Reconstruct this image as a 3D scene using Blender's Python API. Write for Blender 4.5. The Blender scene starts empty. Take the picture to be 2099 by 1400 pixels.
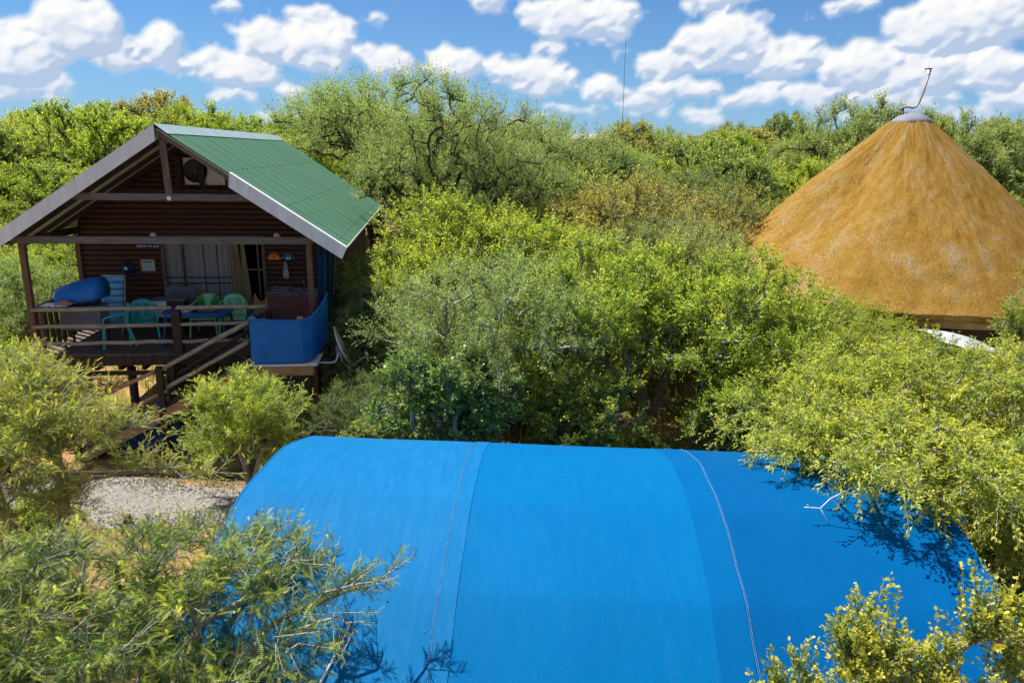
import bpy, math, random
import numpy as np
from mathutils import Vector, Matrix

S = bpy.context.scene
COL = S.collection
PI = math.pi

# ------------------------------------------------------------------ camera
PITCH = 0.253935; ROLL = math.radians(1.0); CAMZ = 6.1
cam_d = bpy.data.cameras.new("camera"); cam = bpy.data.objects.new("camera", cam_d); COL.objects.link(cam)
cam_d.sensor_width = 36.0; cam_d.lens = 36.0 * 1500 / 2099; cam_d.clip_start = 0.05; cam_d.clip_end = 3000
R0 = Vector((1, 0, 0)); U0 = Vector((0, math.sin(PITCH), math.cos(PITCH))); B0 = Vector((0, -math.cos(PITCH), math.sin(PITCH)))
cr, sr = math.cos(ROLL), math.sin(ROLL)
RX = R0 * cr + U0 * sr; UY = U0 * cr - R0 * sr
m = Matrix((RX, UY, B0)).transposed().to_4x4(); m.translation = Vector((0, 0, CAMZ)); cam.matrix_world = m
S.camera = cam

# ------------------------------------------------------------------ exposure
S.view_settings.view_transform = 'Standard'; S.view_settings.look = 'None'
S.view_settings.exposure = 0.95; S.view_settings.gamma = 1.0
S.view_settings.use_curve_mapping = False
S.cycles.max_bounces = 5; S.cycles.transmission_bounces = 4; S.cycles.diffuse_bounces = 3

# ------------------------------------------------------------------ sun
SUN = Vector((-0.43, 0.25, 0.86)).normalized()
sun_d = bpy.data.lights.new("sun", 'SUN'); sun_d.energy = 5.0; sun_d.angle = math.radians(0.5); sun_d.color = (1.0, 0.95, 0.86)
sun = bpy.data.objects.new("sun", sun_d); COL.objects.link(sun)
sun.rotation_euler = (-SUN).to_track_quat('-Z', 'Y').to_euler()

# ------------------------------------------------------------------ world: sky with cumulus clouds
W = bpy.data.worlds.new("World"); S.world = W; W.use_nodes = True
nt = W.node_tree; nt.nodes.clear()
def N(t, **k):
    n = nt.nodes.new(t)
    for a, b in k.items(): setattr(n, a, b)
    return n
def Lk(a, b): nt.links.new(a, b)
def M(op, a, b=None, c=None, clamp=False):
    n = N('ShaderNodeMath', operation=op); n.use_clamp = clamp
    for i, v in enumerate((a, b, c)):
        if v is None: continue
        if isinstance(v, (int, float)): n.inputs[i].default_value = v
        else: Lk(v, n.inputs[i])
    return n.outputs[0]
def VM(op, a, b=None, out=0):
    n = N('ShaderNodeVectorMath', operation=op)
    for i, v in enumerate((a, b)):
        if v is None: continue
        if isinstance(v, (tuple, list)): n.inputs[i].default_value = v
        else: Lk(v, n.inputs[i])
    return n.outputs[out]
BLOBS = [(-0.569,0.088,0.051,0.037),(-0.515,0.122,0.053,0.037),(-0.479,0.1,0.03,0.026),(-0.564,0.059,0.051,0.02),(-0.429,0.111,0.03,0.029),(-0.419,0.093,0.021,0.013),(-0.377,0.09,0.025,0.027),(-0.339,0.087,0.046,0.022),(-0.311,0.121,0.037,0.027),(-0.257,0.116,0.053,0.028),(-0.233,0.122,0.03,0.028),(-0.255,0.154,0.044,0.012),(-0.22,0.148,0.024,0.008),(-0.178,0.155,0.015,0.006),(-0.349,0.162,0.016,0.009),(-0.17,0.105,0.04,0.018),(-0.081,0.102,0.05,0.02),(0.001,0.095,0.057,0.022),(0.039,0.086,0.038,0.021),(0.086,0.161,0.091,0.027),(0.024,0.164,0.031,0.017),(0.044,0.129,0.034,0.006),(0.105,0.134,0.025,0.006),(0.026,0.098,0.038,0.018),(0.114,0.078,0.031,0.016),(0.192,0.108,0.054,0.018),(0.25,0.129,0.063,0.033),(0.26,0.149,0.034,0.022),(0.321,0.109,0.044,0.023),(0.347,0.119,0.033,0.019),(0.182,0.076,0.042,0.015),(0.23,0.079,0.03,0.013),(0.29,0.067,0.04,0.013),(0.395,0.167,0.036,0.009),(0.414,0.101,0.046,0.026),(0.489,0.14,0.065,0.03),(0.543,0.146,0.044,0.029),(0.485,0.094,0.061,0.023),(0.551,0.097,0.04,0.022),(0.464,0.068,0.087,0.013),(0.573,0.066,0.043,0.013),(0.358,0.069,0.044,0.012),(0.152,0.061,0.049,0.011),(-0.352,0.058,0.034,0.007),(-0.283,0.066,0.029,0.01)]
sky = N('ShaderNodeTexSky', sky_type='NISHITA'); sky.sun_disc = False
sky.sun_elevation = math.asin(SUN.z); sky.sun_rotation = math.atan2(SUN.x, SUN.y); sky.altitude = 400; sky.air_density = 1.0; sky.dust_density = 0.0; sky.ozone_density = 3.0
skys = N('ShaderNodeVectorMath', operation='MULTIPLY'); Lk(sky.outputs[0], skys.inputs[0]); skys.inputs[1].default_value = (0.0215, 0.0385, 0.057)
gd = N('ShaderNodeTexCoord'); sz_ = N('ShaderNodeSeparateXYZ'); Lk(gd.outputs['Generated'], sz_.inputs[0])
hz_ = M('MULTIPLY', M('POWER', 2.718, M('MULTIPLY', M('ABSOLUTE', sz_.outputs[2]), -9.0)), 0.85)     # pale air low over the horizon
hm = N('ShaderNodeMix', data_type='RGBA'); Lk(hz_, hm.inputs[0]); Lk(skys.outputs[0], hm.inputs[6]); hm.inputs[7].default_value = (0.165, 0.275, 0.405, 1)
bg = N('ShaderNodeBackground'); Lk(hm.outputs[2], bg.inputs[0]); bg.inputs[1].default_value = 1.0
wo = N('ShaderNodeOutputWorld'); Lk(bg.outputs[0], wo.inputs[0])
W.cycles.sampling_method = 'MANUAL'; W.cycles.sample_map_resolution = 256

# ================================================================== helpers
def tag(o, label=None, cat=None, group=None, kind=None):
    if label: o['label'] = label
    if cat: o['category'] = cat
    if group: o['group'] = group
    if kind: o['kind'] = kind
    return o
def empty(name, loc=(0, 0, 0), rz=0.0):
    o = bpy.data.objects.new(name, None); COL.objects.link(o); o.location = loc; o.rotation_euler = (0, 0, rz)
    o.empty_display_size = 0.2
    return o
def copy_tree(o, parent=None):
    c = o.copy(); COL.objects.link(c)
    if parent is not None: c.parent = parent
    for ch in [x for x in list(KIDS.get(o.name, []))]:
        copy_tree(ch, c)
    return c
KIDS = {}
def link(name, me, parent=None):
    o = bpy.data.objects.new(name, me); COL.objects.link(o)
    if parent is not None:
        o.parent = parent; KIDS.setdefault(parent.name, []).append(o)
    return o

class MB:
    def __init__(s): s.v = []; s.f = []
    def add(s, vs, fs):
        b = len(s.v); s.v += [tuple(x) for x in vs]; s.f += [tuple(i + b for i in f) for f in fs]; return s
    def box(s, x0, x1, y0, y1, z0, z1):
        return s.add([(x0,y0,z0),(x1,y0,z0),(x1,y1,z0),(x0,y1,z0),(x0,y0,z1),(x1,y0,z1),(x1,y1,z1),(x0,y1,z1)],
                     [(0,3,2,1),(4,5,6,7),(0,1,5,4),(1,2,6,5),(2,3,7,6),(3,0,4,7)])
    def bar(s, p, q, w, h, up=(0, 0, 1)):
        p, q = Vector(p), Vector(q); d = (q - p).normalized(); u = Vector(up); sd = d.cross(u)
        if sd.length < 1e-5: sd = d.cross(Vector((0, 1, 0)))
        sd.normalize(); u = sd.cross(d)
        vs = []
        for b in (p, q):
            for a, c in ((-1, -1), (1, -1), (1, 1), (-1, 1)): vs.append(b + sd * (a * w / 2) + u * (c * h / 2))
        return s.add(vs, [(0,1,2,3),(7,6,5,4),(0,4,5,1),(1,5,6,2),(2,6,7,3),(3,7,4,0)])
    def tube(s, pts, r, n=8, caps=True):
        pts = [Vector(p) for p in pts]; rs = r if isinstance(r, (list, tuple)) else [r] * len(pts)
        ref = None; vs = []
        for i, p in enumerate(pts):
            d = (pts[min(i + 1, len(pts) - 1)] - pts[max(i - 1, 0)]).normalized()
            if ref is None:
                ref = d.cross(Vector((0, 0, 1)))
                if ref.length < 1e-3: ref = d.cross(Vector((0, 1, 0)))
            ref = (ref - d * ref.dot(d)).normalized(); o = d.cross(ref)
            for k in range(n):
                a = 2 * PI * k / n; vs.append(p + (ref * math.cos(a) + o * math.sin(a)) * rs[i])
        fs = []
        for i in range(len(pts) - 1):
            for k in range(n): fs.append((i*n+k, i*n+(k+1)%n, (i+1)*n+(k+1)%n, (i+1)*n+k))
        if caps: fs += [tuple(range(n))[::-1], tuple((len(pts)-1)*n+k for k in range(n))]
        return s.add(vs, fs)
    def lathe(s, prof, n=32, c=(0, 0, 0)):
        vs = []
        for r, z in prof:
            for k in range(n): a = 2*PI*k/n; vs.append((c[0]+r*math.cos(a), c[1]+r*math.sin(a), c[2]+z))
        fs = []
        for i in range(len(prof)-1):
            for k in range(n): fs.append((i*n+k, i*n+(k+1)%n, (i+1)*n+(k+1)%n, (i+1)*n+k))
        return s.add(vs, fs)
    def grid(s, P):
        P = np.asarray(P); a, b = P.shape[:2]
        vs = P.reshape(-1, 3).tolist(); fs = [(i*b+j, i*b+j+1, (i+1)*b+j+1, (i+1)*b+j) for i in range(a-1) for j in range(b-1)]
        return s.add(vs, fs)
    def prism(s, poly, axis, a, b):
        # poly = list of 2-tuples in the plane perpendicular to axis (0:x,1:y,2:z); extruded a..b
        def mk(p, t):
            if axis == 0: return (t, p[0], p[1])
            if axis == 1: return (p[0], t, p[1])
            return (p[0], p[1], t)
        n = len(poly); vs = [mk(p, a) for p in poly] + [mk(p, b) for p in poly]
        fs = [tuple(range(n))[::-1], tuple(range(n, 2*n))] + [(i, (i+1) % n, n+(i+1) % n, n+i) for i in range(n)]
        return s.add(vs, fs)
    def mesh(s, name, mat, smooth=False):
        me = bpy.data.meshes.new(name); me.from_pydata(s.v, [], s.f); me.materials.append(mat)
        if smooth: me.shade_smooth()
        return me
    def build(s, name, mat, parent=None, smooth=False, solid=0, bevel=0):
        o = link(name, s.mesh(name, mat, smooth), parent)
        if solid:
            md = o.modifiers.new("solid", 'SOLIDIFY'); md.thickness = solid; md.offset = 0
        if bevel:
            md = o.modifiers.new("bevel", 'BEVEL'); md.width = bevel; md.segments = 2; md.limit_method = 'ANGLE'
        return o

def mat(name, c1, c2=None, scale=6, stretch=(1, 1, 1), rough=0.7, spec=0.3, bump=0.0, bscale=None, metal=0.0, c3=None, detail=6, sharp=0.0, trans=0.0, coord='Object'):
    mt = bpy.data.materials.new(name); mt.use_nodes = True; t = mt.node_tree; b = t.nodes['Principled BSDF']
    b.inputs['Roughness'].default_value = rough; b.inputs['Metallic'].default_value = metal
    b.inputs['Specular IOR Level'].default_value = spec
    tcn = t.nodes.new('ShaderNodeTexCoord'); mp = t.nodes.new('ShaderNodeMapping'); mp.inputs['Scale'].default_value = stretch
    t.links.new(tcn.outputs[coord], mp.inputs[0])
    oi = t.nodes.new('ShaderNodeObjectInfo'); va = t.nodes.new('ShaderNodeVectorMath'); va.operation = 'ADD'
    cx = t.nodes.new('ShaderNodeMath'); cx.operation = 'MULTIPLY'; cx.inputs[1].default_value = 37.0; t.links.new(oi.outputs['Random'], cx.inputs[0])
    t.links.new(mp.outputs[0], va.inputs[0]); t.links.new(cx.outputs[0], va.inputs[1])
    c2 = c2 or tuple(x * 0.75 for x in c1)
    nz = t.nodes.new('ShaderNodeTexNoise'); nz.inputs['Scale'].default_value = scale; nz.inputs['Detail'].default_value = detail; nz.inputs['Roughness'].default_value = 0.6
    t.links.new(va.outputs[0], nz.inputs['Vector'])
    rp = t.nodes.new('ShaderNodeValToRGB'); t.links.new(nz.outputs[0], rp.inputs[0])
    rp.color_ramp.elements[0].position = 0.32 + sharp; rp.color_ramp.elements[1].position = 0.68 - sharp
    rp.color_ramp.elements[0].color = (*c2, 1); rp.color_ramp.elements[1].color = (*c1, 1)
    if c3: e = rp.color_ramp.elements.new(0.76); e.color = (*c3, 1)
    t.links.new(rp.outputs[0], b.inputs['Base Color'])
    if bump:
        bn = t.nodes.new('ShaderNodeTexNoise'); bn.inputs['Scale'].default_value = bscale or scale * 4; bn.inputs['Detail'].default_value = 5
        t.links.new(mp.outputs[0], bn.inputs['Vector'])
        bp = t.nodes.new('ShaderNodeBump'); bp.inputs['Strength'].default_value = bump; bp.inputs['Distance'].default_value = 0.02
        t.links.new(bn.outputs[0], bp.inputs['Height']); t.links.new(bp.outputs[0], b.inputs['Normal'])
    if trans:
        tr = t.nodes.new('ShaderNodeBsdfTranslucent'); t.links.new(rp.outputs[0], tr.inputs[0]); mx = t.nodes.new('ShaderNodeMixShader'); mx.inputs[0].default_value = trans
        t.links.new(b.outputs[0], mx.inputs[1]); t.links.new(tr.outputs[0], mx.inputs[2]); t.links.new(mx.outputs[0], t.nodes['Material Output'].inputs[0])
    return mt

MT = {}
MT['log'] = mat('log siding', (0.085, 0.030, 0.016), (0.035, 0.014, 0.009), 5, (0.35, 2, 9), 0.55, 0.35, 0.3)
MT['dark'] = mat('dark timber', (0.060, 0.040, 0.030), (0.028, 0.019, 0.015), 6, (3, 3, 0.6), 0.75, 0.25, 0.4)
MT['grey_h'] = mat('weathered beam', (0.20, 0.175, 0.165), (0.085, 0.067, 0.058), 5, (0.5, 4, 9), 0.85, 0.2, 0.5)
MT['grey_v'] = mat('weathered post', (0.17, 0.135, 0.115), (0.075, 0.052, 0.042), 5, (6, 6, 0.5), 0.85, 0.2, 0.5)
MT['brown_v'] = mat('brown post', (0.20, 0.115, 0.065), (0.10, 0.052, 0.03), 5, (6, 6, 0.5), 0.8, 0.25, 0.5)
MT['pole'] = mat('gum pole', (0.42, 0.34, 0.26), (0.20, 0.145, 0.105), 5, (1.2, 5, 5), 0.8, 0.25, 0.5)  # lightened so the outer handrail looks sunlit though it lies in shade
MT['deck'] = mat('deck boards', (0.17, 0.115, 0.09), (0.08, 0.05, 0.04), 5, (6, 0.7, 1), 0.75, 0.3, 0.4)
MT['stringer'] = mat('orange brown stringer', (0.50, 0.28, 0.15), (0.28, 0.14, 0.07), 6, (1, 4, 4), 0.7, 0.3, 0.4)  # brightened base colour stands in for sun on the outer stair stringer
MT['ceil'] = mat('ceiling board', (0.74, 0.70, 0.62), (0.64, 0.60, 0.52), 4, (1, 1, 1), 0.8, 0.2)
MT['barge'] = mat('pale grey flashing', (0.74, 0.74, 0.77), (0.56, 0.57, 0.60), 3, (2.5, 2.5, 0.5), 0.5, 0.4, 0.1, c3=(0.66, 0.66, 0.68))
MT['white'] = mat('white paint', (0.72, 0.72, 0.71), (0.6, 0.6, 0.6), 8, (1, 1, 1), 0.5, 0.4)
MT['black'] = mat('black plastic', (0.012, 0.012, 0.014), (0.02, 0.02, 0.022), 8, (1, 1, 1), 0.5, 0.4)
MT['curtain'] = mat('grey curtain', (0.30, 0.28, 0.26), (0.22, 0.20, 0.19), 4, (8, 1, 0.4), 0.9, 0.1)
MT['drape'] = mat('ochre drape', (0.34, 0.25, 0.14), (0.20, 0.14, 0.075), 4, (8, 1, 0.4), 0.9, 0.1)
MT['counter'] = mat('maroon board', (0.20, 0.075, 0.06), (0.14, 0.05, 0.042), 9, (1, 1, 1), 0.6, 0.3)
MT['steel'] = mat('steel', (0.62, 0.64, 0.66), (0.5, 0.52, 0.54), 6, (1, 1, 1), 0.3, 0.5, metal=0.8)
MT['teal'] = mat('teal plastic', (0.03, 0.42, 0.37), (0.02, 0.34, 0.30), 4, (1, 1, 1), 0.4, 0.45)
MT['lime'] = mat('pale green plastic', (0.26, 0.66, 0.34), (0.22, 0.58, 0.29), 4, (1, 1, 1), 0.4, 0.45)
MT['tblue'] = mat('blue table', (0.012, 0.12, 0.36), (0.01, 0.09, 0.28), 4, (1, 1, 1), 0.45, 0.4)
MT['tarp'] = mat('blue shade cloth', (0.004, 0.15, 0.50), (0.003, 0.11, 0.40), 3, (1, 1, 1), 0.5, 0.4, 0.35, 7)
MT['tarpdk'] = mat('faded blue cover', (0.004, 0.055, 0.18), (0.003, 0.035, 0.12), 4, (1, 1, 1), 0.55, 0.3, 0.3, 8)
MT['greenwall'] = mat('dark green netting', (0.008, 0.05, 0.03), (0.006, 0.035, 0.022), 6, (1, 1, 1), 0.8, 0.2)
MT['concrete'] = mat('concrete', (0.36, 0.34, 0.32), (0.26, 0.25, 0.23), 6, (1, 1, 1), 0.9, 0.1, 0.3)
MT['dish'] = mat('dish grey', (0.62, 0.63, 0.64), (0.54, 0.55, 0.57), 5, (1, 1, 1), 0.45, 0.4)
MT['red'] = mat('red', (0.5, 0.06, 0.03), (0.35, 0.04, 0.02), 8, (1, 1, 1), 0.5, 0.4)
MT['meat'] = mat('salmon cloth', (0.55, 0.20, 0.14), (0.35, 0.10, 0.07), 14, (1, 1, 1), 0.7, 0.3)
MT['greybox'] = mat('grey box', (0.16, 0.165, 0.19), (0.10, 0.10, 0.12), 3, (1, 1, 1), 0.7, 0.3)
MT['yellow'] = mat('yellow board', (0.50, 0.38, 0.14), (0.40, 0.28, 0.10), 5, (1, 1, 1), 0.6, 0.3)

# ------------------------------------------------------------------ ground and terrain
rng = np.random.default_rng(11)
def ground_mat():
    mt = bpy.data.materials.new('bush ground'); mt.use_nodes = True; t = mt.node_tree; b = t.nodes['Principled BSDF']
    b.inputs['Roughness'].default_value = 0.95; b.inputs['Specular IOR Level'].default_value = 0.1
    g = t.nodes.new('ShaderNodeTexCoord')
    n1 = t.nodes.new('ShaderNodeTexNoise'); n1.inputs['Scale'].default_value = 0.35; n1.inputs['Detail'].default_value = 8; n1.inputs['Roughness'].default_value = 0.65
    n2 = t.nodes.new('ShaderNodeTexNoise'); n2.inputs['Scale'].default_value = 14; n2.inputs['Detail'].default_value = 6
    t.links.new(g.outputs['Object'], n1.inputs['Vector']); t.links.new(g.outputs['Object'], n2.inputs['Vector'])
    r1 = t.nodes.new('ShaderNodeValToRGB'); t.links.new(n1.outputs[0], r1.inputs[0])
    r1.color_ramp.elements[0].position = 0.40; r1.color_ramp.elements[0].color = (0.10, 0.10, 0.035, 1)
    r1.color_ramp.elements[1].position = 0.60; r1.color_ramp.elements[1].color = (0.46, 0.27, 0.13, 1)
    r2 = t.nodes.new('ShaderNodeValToRGB'); t.links.new(n2.outputs[0], r2.inputs[0])
    r2.color_ramp.elements[0].position = 0.3; r2.color_ramp.elements[0].color = (0.6, 0.55, 0.5, 1); r2.color_ramp.elements[1].position = 0.7; r2.color_ramp.elements[1].color = (1, 1, 1, 1)
    mx = t.nodes.new('ShaderNodeMix'); mx.data_type = 'RGBA'; mx.blend_type = 'MULTIPLY'; mx.inputs[0].default_value = 1
    t.links.new(r1.outputs[0], mx.inputs[6]); t.links.new(r2.outputs[0], mx.inputs[7]); t.links.new(mx.outputs[2], b.inputs['Base Color'])
    bp = t.nodes.new('ShaderNodeBump'); bp.inputs['Strength'].default_value = 0.6; bp.inputs['Distance'].default_value = 0.05
    t.links.new(n2.outputs[0], bp.inputs['Height']); t.links.new(bp.outputs[0], b.inputs['Normal'])
    return mt
gx = np.concatenate([[-900, -300, -120], np.linspace(-60, 60, 61), [120, 300, 900]]); gy = np.concatenate([[-300, -60], np.linspace(-10, 110, 61), [200, 500, 1500]])
GX, GY = np.meshgrid(gx, gy); GZ = np.zeros_like(GX)
far = np.clip((GY - 34) / 40, 0, 1); GZ = far * far * (3 - 2 * far) * 1.6
g = MB(); g.grid(np.stack([GX, GY, GZ], -1)); ground = g.build('ground', ground_mat(), smooth=True); tag(ground, kind='structure')
def gz(y):
    f = min(max((y - 34) / 40, 0), 1); return f * f * (3 - 2 * f) * 1.6
# gravel path between cabin and shade tent
gp = MB(); xs = np.linspace(-13, -3.4, 30)
Pg = []
for i, x in enumerate(xs):
    w0 = 11.15 + 0.25 * math.sin(x * 1.3) + 0.15 * math.sin(x * 3.1); w1 = 12.55 + 0.2 * math.sin(x * 1.7 + 1)
    Pg.append([(x, w0 + (w1 - w0) * t_, 0.004 + 0.03 * math.sin(PI * t_)) for t_ in np.linspace(0, 1, 8)])
gp.grid(Pg); MT['gravel'] = mat('pale gravel', (0.31, 0.29, 0.265), (0.15, 0.135, 0.12), 26, (1, 1, 1), 0.95, 0.1, 0.8, 60)
path = gp.build('gravel_path', MT['gravel'], smooth=True); tag(path, kind='structure')
def stones(n, x0, x1, y0, y1, s0, s1, name, label):
    vs = []; fs = []
    oct_v = np.array([(1,0,0),(0,1,0),(-1,0,0),(0,-1,0),(0,0,1),(0,0,-1)], float); oct_f = [(0,1,4),(1,2,4),(2,3,4),(3,0,4),(1,0,5),(2,1,5),(3,2,5),(0,3,5)]
    mb = MB()
    for i in range(n):
        p = np.array([rng.uniform(x0, x1), rng.uniform(y0, y1), 0.03]); s_ = rng.uniform(s0, s1)
        v = oct_v * (s_ * rng.uniform(0.6, 1.2, 3)) * np.array([1, 1, 0.7]); a = rng.uniform(0, 6.28); c, s = math.cos(a), math.sin(a)
        v = np.stack([v[:, 0]*c - v[:, 1]*s, v[:, 0]*s + v[:, 1]*c, v[:, 2]], 1) + rng.normal(0, s_*0.15, (6, 3)) + p
        mb.add(v.tolist(), oct_f)
    o = mb.build(name, MT['gravel']); tag(o, label, 'gravel', kind='stuff')
stones(6500, -10.5, -3.5, 10.7, 12.9, 0.010, 0.026, 'gravel', 'pale loose gravel covering the path behind the thorn trees')

# ================================================================== vegetation machinery
def ntri(me): return 0
def perp(d):
    a = np.where(np.abs(d[:, 2:3]) < 0.9, np.array([[0., 0, 1]]), np.array([[1., 0, 0]])); s = np.cross(d, a); s /= np.linalg.norm(s, axis=1, keepdims=True) + 1e-9
    return s, np.cross(s, d)
def frusta(p0, p1, r0, r1, n):
    d = p1 - p0; L = np.linalg.norm(d, axis=1, keepdims=True) + 1e-9; d = d / L; s, u = perp(d)
    a = np.arange(n) * 2 * PI / n; c, sn = np.cos(a), np.sin(a)
    ring = s[:, None] * c[None, :, None] + u[:, None] * sn[None, :, None]
    V = np.concatenate([p0[:, None] + ring * r0[:, None, None], p1[:, None] + ring * r1[:, None, None]], 1).reshape(-1, 3)
    k = np.arange(n); k2 = (k + 1) % n; F = np.stack([k, k2, k2 + n, k + n], 1)
    F = (F[None] + (np.arange(len(p0)) * 2 * n)[:, None, None]).reshape(-1, 4)
    return V, F
def np_mesh(name, V, F, mt, attr=None, smooth=False):
    me = bpy.data.meshes.new(name); n = F.shape[1]
    me.vertices.add(len(V)); me.vertices.foreach_set('co', V.astype(np.float32).ravel())
    me.loops.add(F.size); me.loops.foreach_set('vertex_index', F.astype(np.int32).ravel())
    me.polygons.add(len(F)); me.polygons.foreach_set('loop_start', (np.arange(len(F)) * n).astype(np.int32))
    me.update(calc_edges=True)
    if attr is not None:
        a = me.attributes.new('tint', 'FLOAT', 'FACE'); a.data.foreach_set('value', attr.astype(np.float32))
    me.materials.append(mt)
    if smooth: me.shade_smooth()
    return me
def unit(v): return v / (np.linalg.norm(v, axis=-1, keepdims=True) + 1e-9)

LEAF = {}
# quad-based templates (x along, y side, z normal)
LEAF['oval'] = (np.array([(0, 0, 0), (0.5, 0.30, 0.04), (1, 0, -0.05), (0.5, -0.30, 0.04)]), np.array([(0, 1, 2, 3)]))
LEAF['round'] = (np.array([(0, 0, 0), (0.30, 0.34, 0.04), (0.78, 0.30, 0.02), (1, 0, -0.06), (0.78, -0.30, 0.02), (0.30, -0.34, 0.04)]), np.array([(0, 1, 2, 3), (0, 3, 4, 5)]))
LEAF['narrow'] = (np.array([(0, 0, 0), (0.45, 0.17, 0.05), (1, 0, -0.16), (0.45, -0.17, 0.05)]), np.array([(0, 1, 2, 3)]))
LEAF['needle'] = (np.array([(0, 0, 0), (0.5, 0.12, 0.02), (1, 0, -0.05), (0.5, -0.12, 0.02)]), np.array([(0, 1, 2, 3)]))
def pinnate(k, wd, curve):
    V = []; F = []
    for i in range(k):
        t0 = (i + 0.3) / k; x = t0; z = -curve * t0 * t0; w = wd * math.sin(PI * (0.18 + 0.74 * t0)) ** 0.6; h = 0.42 / k
        for sg in (-1, 1):
            b = len(V)
            V += [(x - h*0.75, 0, z), (x + h*1.2, sg*w, z + 0.03), (x + h*0.8, 0, z)]
            F.append((b, b+1, b+2) if sg > 0 else (b+2, b+1, b))
    return np.array(V), np.array(F)
LEAF['pin8'] = pinnate(7, 0.17, 0.20)
LEAF['pin4'] = pinnate(4, 0.19, 0.20)

def leaf_mat(name, ca, cb, cc, trans=0.46, rough=0.5, var=0.16, spec=0.3):
    ca, cb, cc = [tuple(min(0.7, x * k_) for x, k_ in zip(c, (1.78, 1.62, 2.0))) for c in (ca, cb, cc)]
    mt = bpy.data.materials.new(name); mt.use_nodes = True; t = mt.node_tree; b = t.nodes['Principled BSDF']
    b.inputs['Roughness'].default_value = rough; b.inputs['Specular IOR Level'].default_value = spec
    at = t.nodes.new('ShaderNodeAttribute'); at.attribute_name = 'tint'
    rp = t.nodes.new('ShaderNodeValToRGB'); t.links.new(at.outputs['Fac'], rp.inputs[0])
    rp.color_ramp.elements[0].position = 0.0; rp.color_ramp.elements[0].color = (*ca, 1); rp.color_ramp.elements[1].position = 1.0; rp.color_ramp.elements[1].color = (*cc, 1)
    e = rp.color_ramp.elements.new(0.5); e.color = (*cb, 1)
    oi = t.nodes.new('ShaderNodeObjectInfo'); h = t.nodes.new('ShaderNodeHueSaturation'); t.links.new(rp.outputs[0], h.inputs['Color'])
    def mr(lo, hi, out_):
        q = t.nodes.new('ShaderNodeMapRange'); t.links.new(out_, q.inputs[0]); q.inputs[3].default_value = lo; q.inputs[4].default_value = hi; return q.outputs[0]
    t.links.new(mr(0.5 - var * 0.09, 0.5 + var * 0.12, oi.outputs['Random']), h.inputs['Hue'])
    wn = t.nodes.new('ShaderNodeTexWhiteNoise'); wn.noise_dimensions = '1D'; t.links.new(oi.outputs['Random'], wn.inputs['W'])
    t.links.new(mr(1 - var, 1 + var, wn.outputs['Value']), h.inputs['Value'])
    t.links.new(h.outputs[0], b.inputs['Base Color'])
    tr = t.nodes.new('ShaderNodeBsdfTranslucent'); mm = t.nodes.new('ShaderNodeMix'); mm.data_type = 'RGBA'; mm.blend_type = 'MULTIPLY'; mm.inputs[0].default_value = 1
    t.links.new(h.outputs[0], mm.inputs[6]); mm.inputs[7].default_value = (1.6, 1.6, 0.75, 1); t.links.new(mm.outputs[2], tr.inputs[0])
    mx = t.nodes.new('ShaderNodeMixShader'); mx.inputs[0].default_value = trans
    t.links.new(b.outputs[0], mx.inputs[1]); t.links.new(tr.outputs[0], mx.inputs[2]); t.links.new(mx.outputs[0], t.nodes['Material Output'].inputs[0])
    return mt
LM = {
 'acacia': leaf_mat('feathery grey green leaves', (0.065, 0.095, 0.035), (0.125, 0.170, 0.058), (0.22, 0.26, 0.075)),
 'acyel': leaf_mat('yellow green feathery leaves', (0.048, 0.098, 0.020), (0.150, 0.220, 0.036), (0.30, 0.345, 0.050)),
 'thorn': leaf_mat('dark feathery leaves with yellow tips', (0.015, 0.045, 0.012), (0.050, 0.104, 0.020), (0.27, 0.33, 0.036)),
 'yellow': leaf_mat('bright yellow green leaves', (0.070, 0.122, 0.018), (0.155, 0.215, 0.028), (0.31, 0.34, 0.045)),
 'mid': leaf_mat('mid green leaves', (0.055, 0.095, 0.026), (0.115, 0.165, 0.042), (0.22, 0.26, 0.06)),
 'olive': leaf_mat('olive leaves', (0.075, 0.088, 0.028), (0.155, 0.162, 0.046), (0.28, 0.25, 0.07)),
 'rust': leaf_mat('rusty leaves', (0.07, 0.088, 0.028), (0.125, 0.142, 0.040), (0.24, 0.15, 0.05)),
 'glossy': leaf_mat('glossy green leaves', (0.045, 0.090, 0.018), (0.095, 0.165, 0.030), (0.20, 0.27, 0.05), 0.25, 0.36, spec=0.4),
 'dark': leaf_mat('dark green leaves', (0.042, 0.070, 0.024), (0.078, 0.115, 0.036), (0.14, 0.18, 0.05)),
 'shrub': leaf_mat('yellow round leaves', (0.050, 0.088, 0.016), (0.120, 0.160, 0.024), (0.34, 0.33, 0.045)),
}
MT['bark'] = mat('grey bark', (0.42, 0.38, 0.34), (0.20, 0.17, 0.145), 7, (4, 4, 1), 0.9, 0.15, 0.6)
MT['barkd'] = mat('dark bark', (0.10, 0.080, 0.065), (0.045, 0.034, 0.028), 7, (4, 4, 1), 0.9, 0.15, 0.6)

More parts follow.
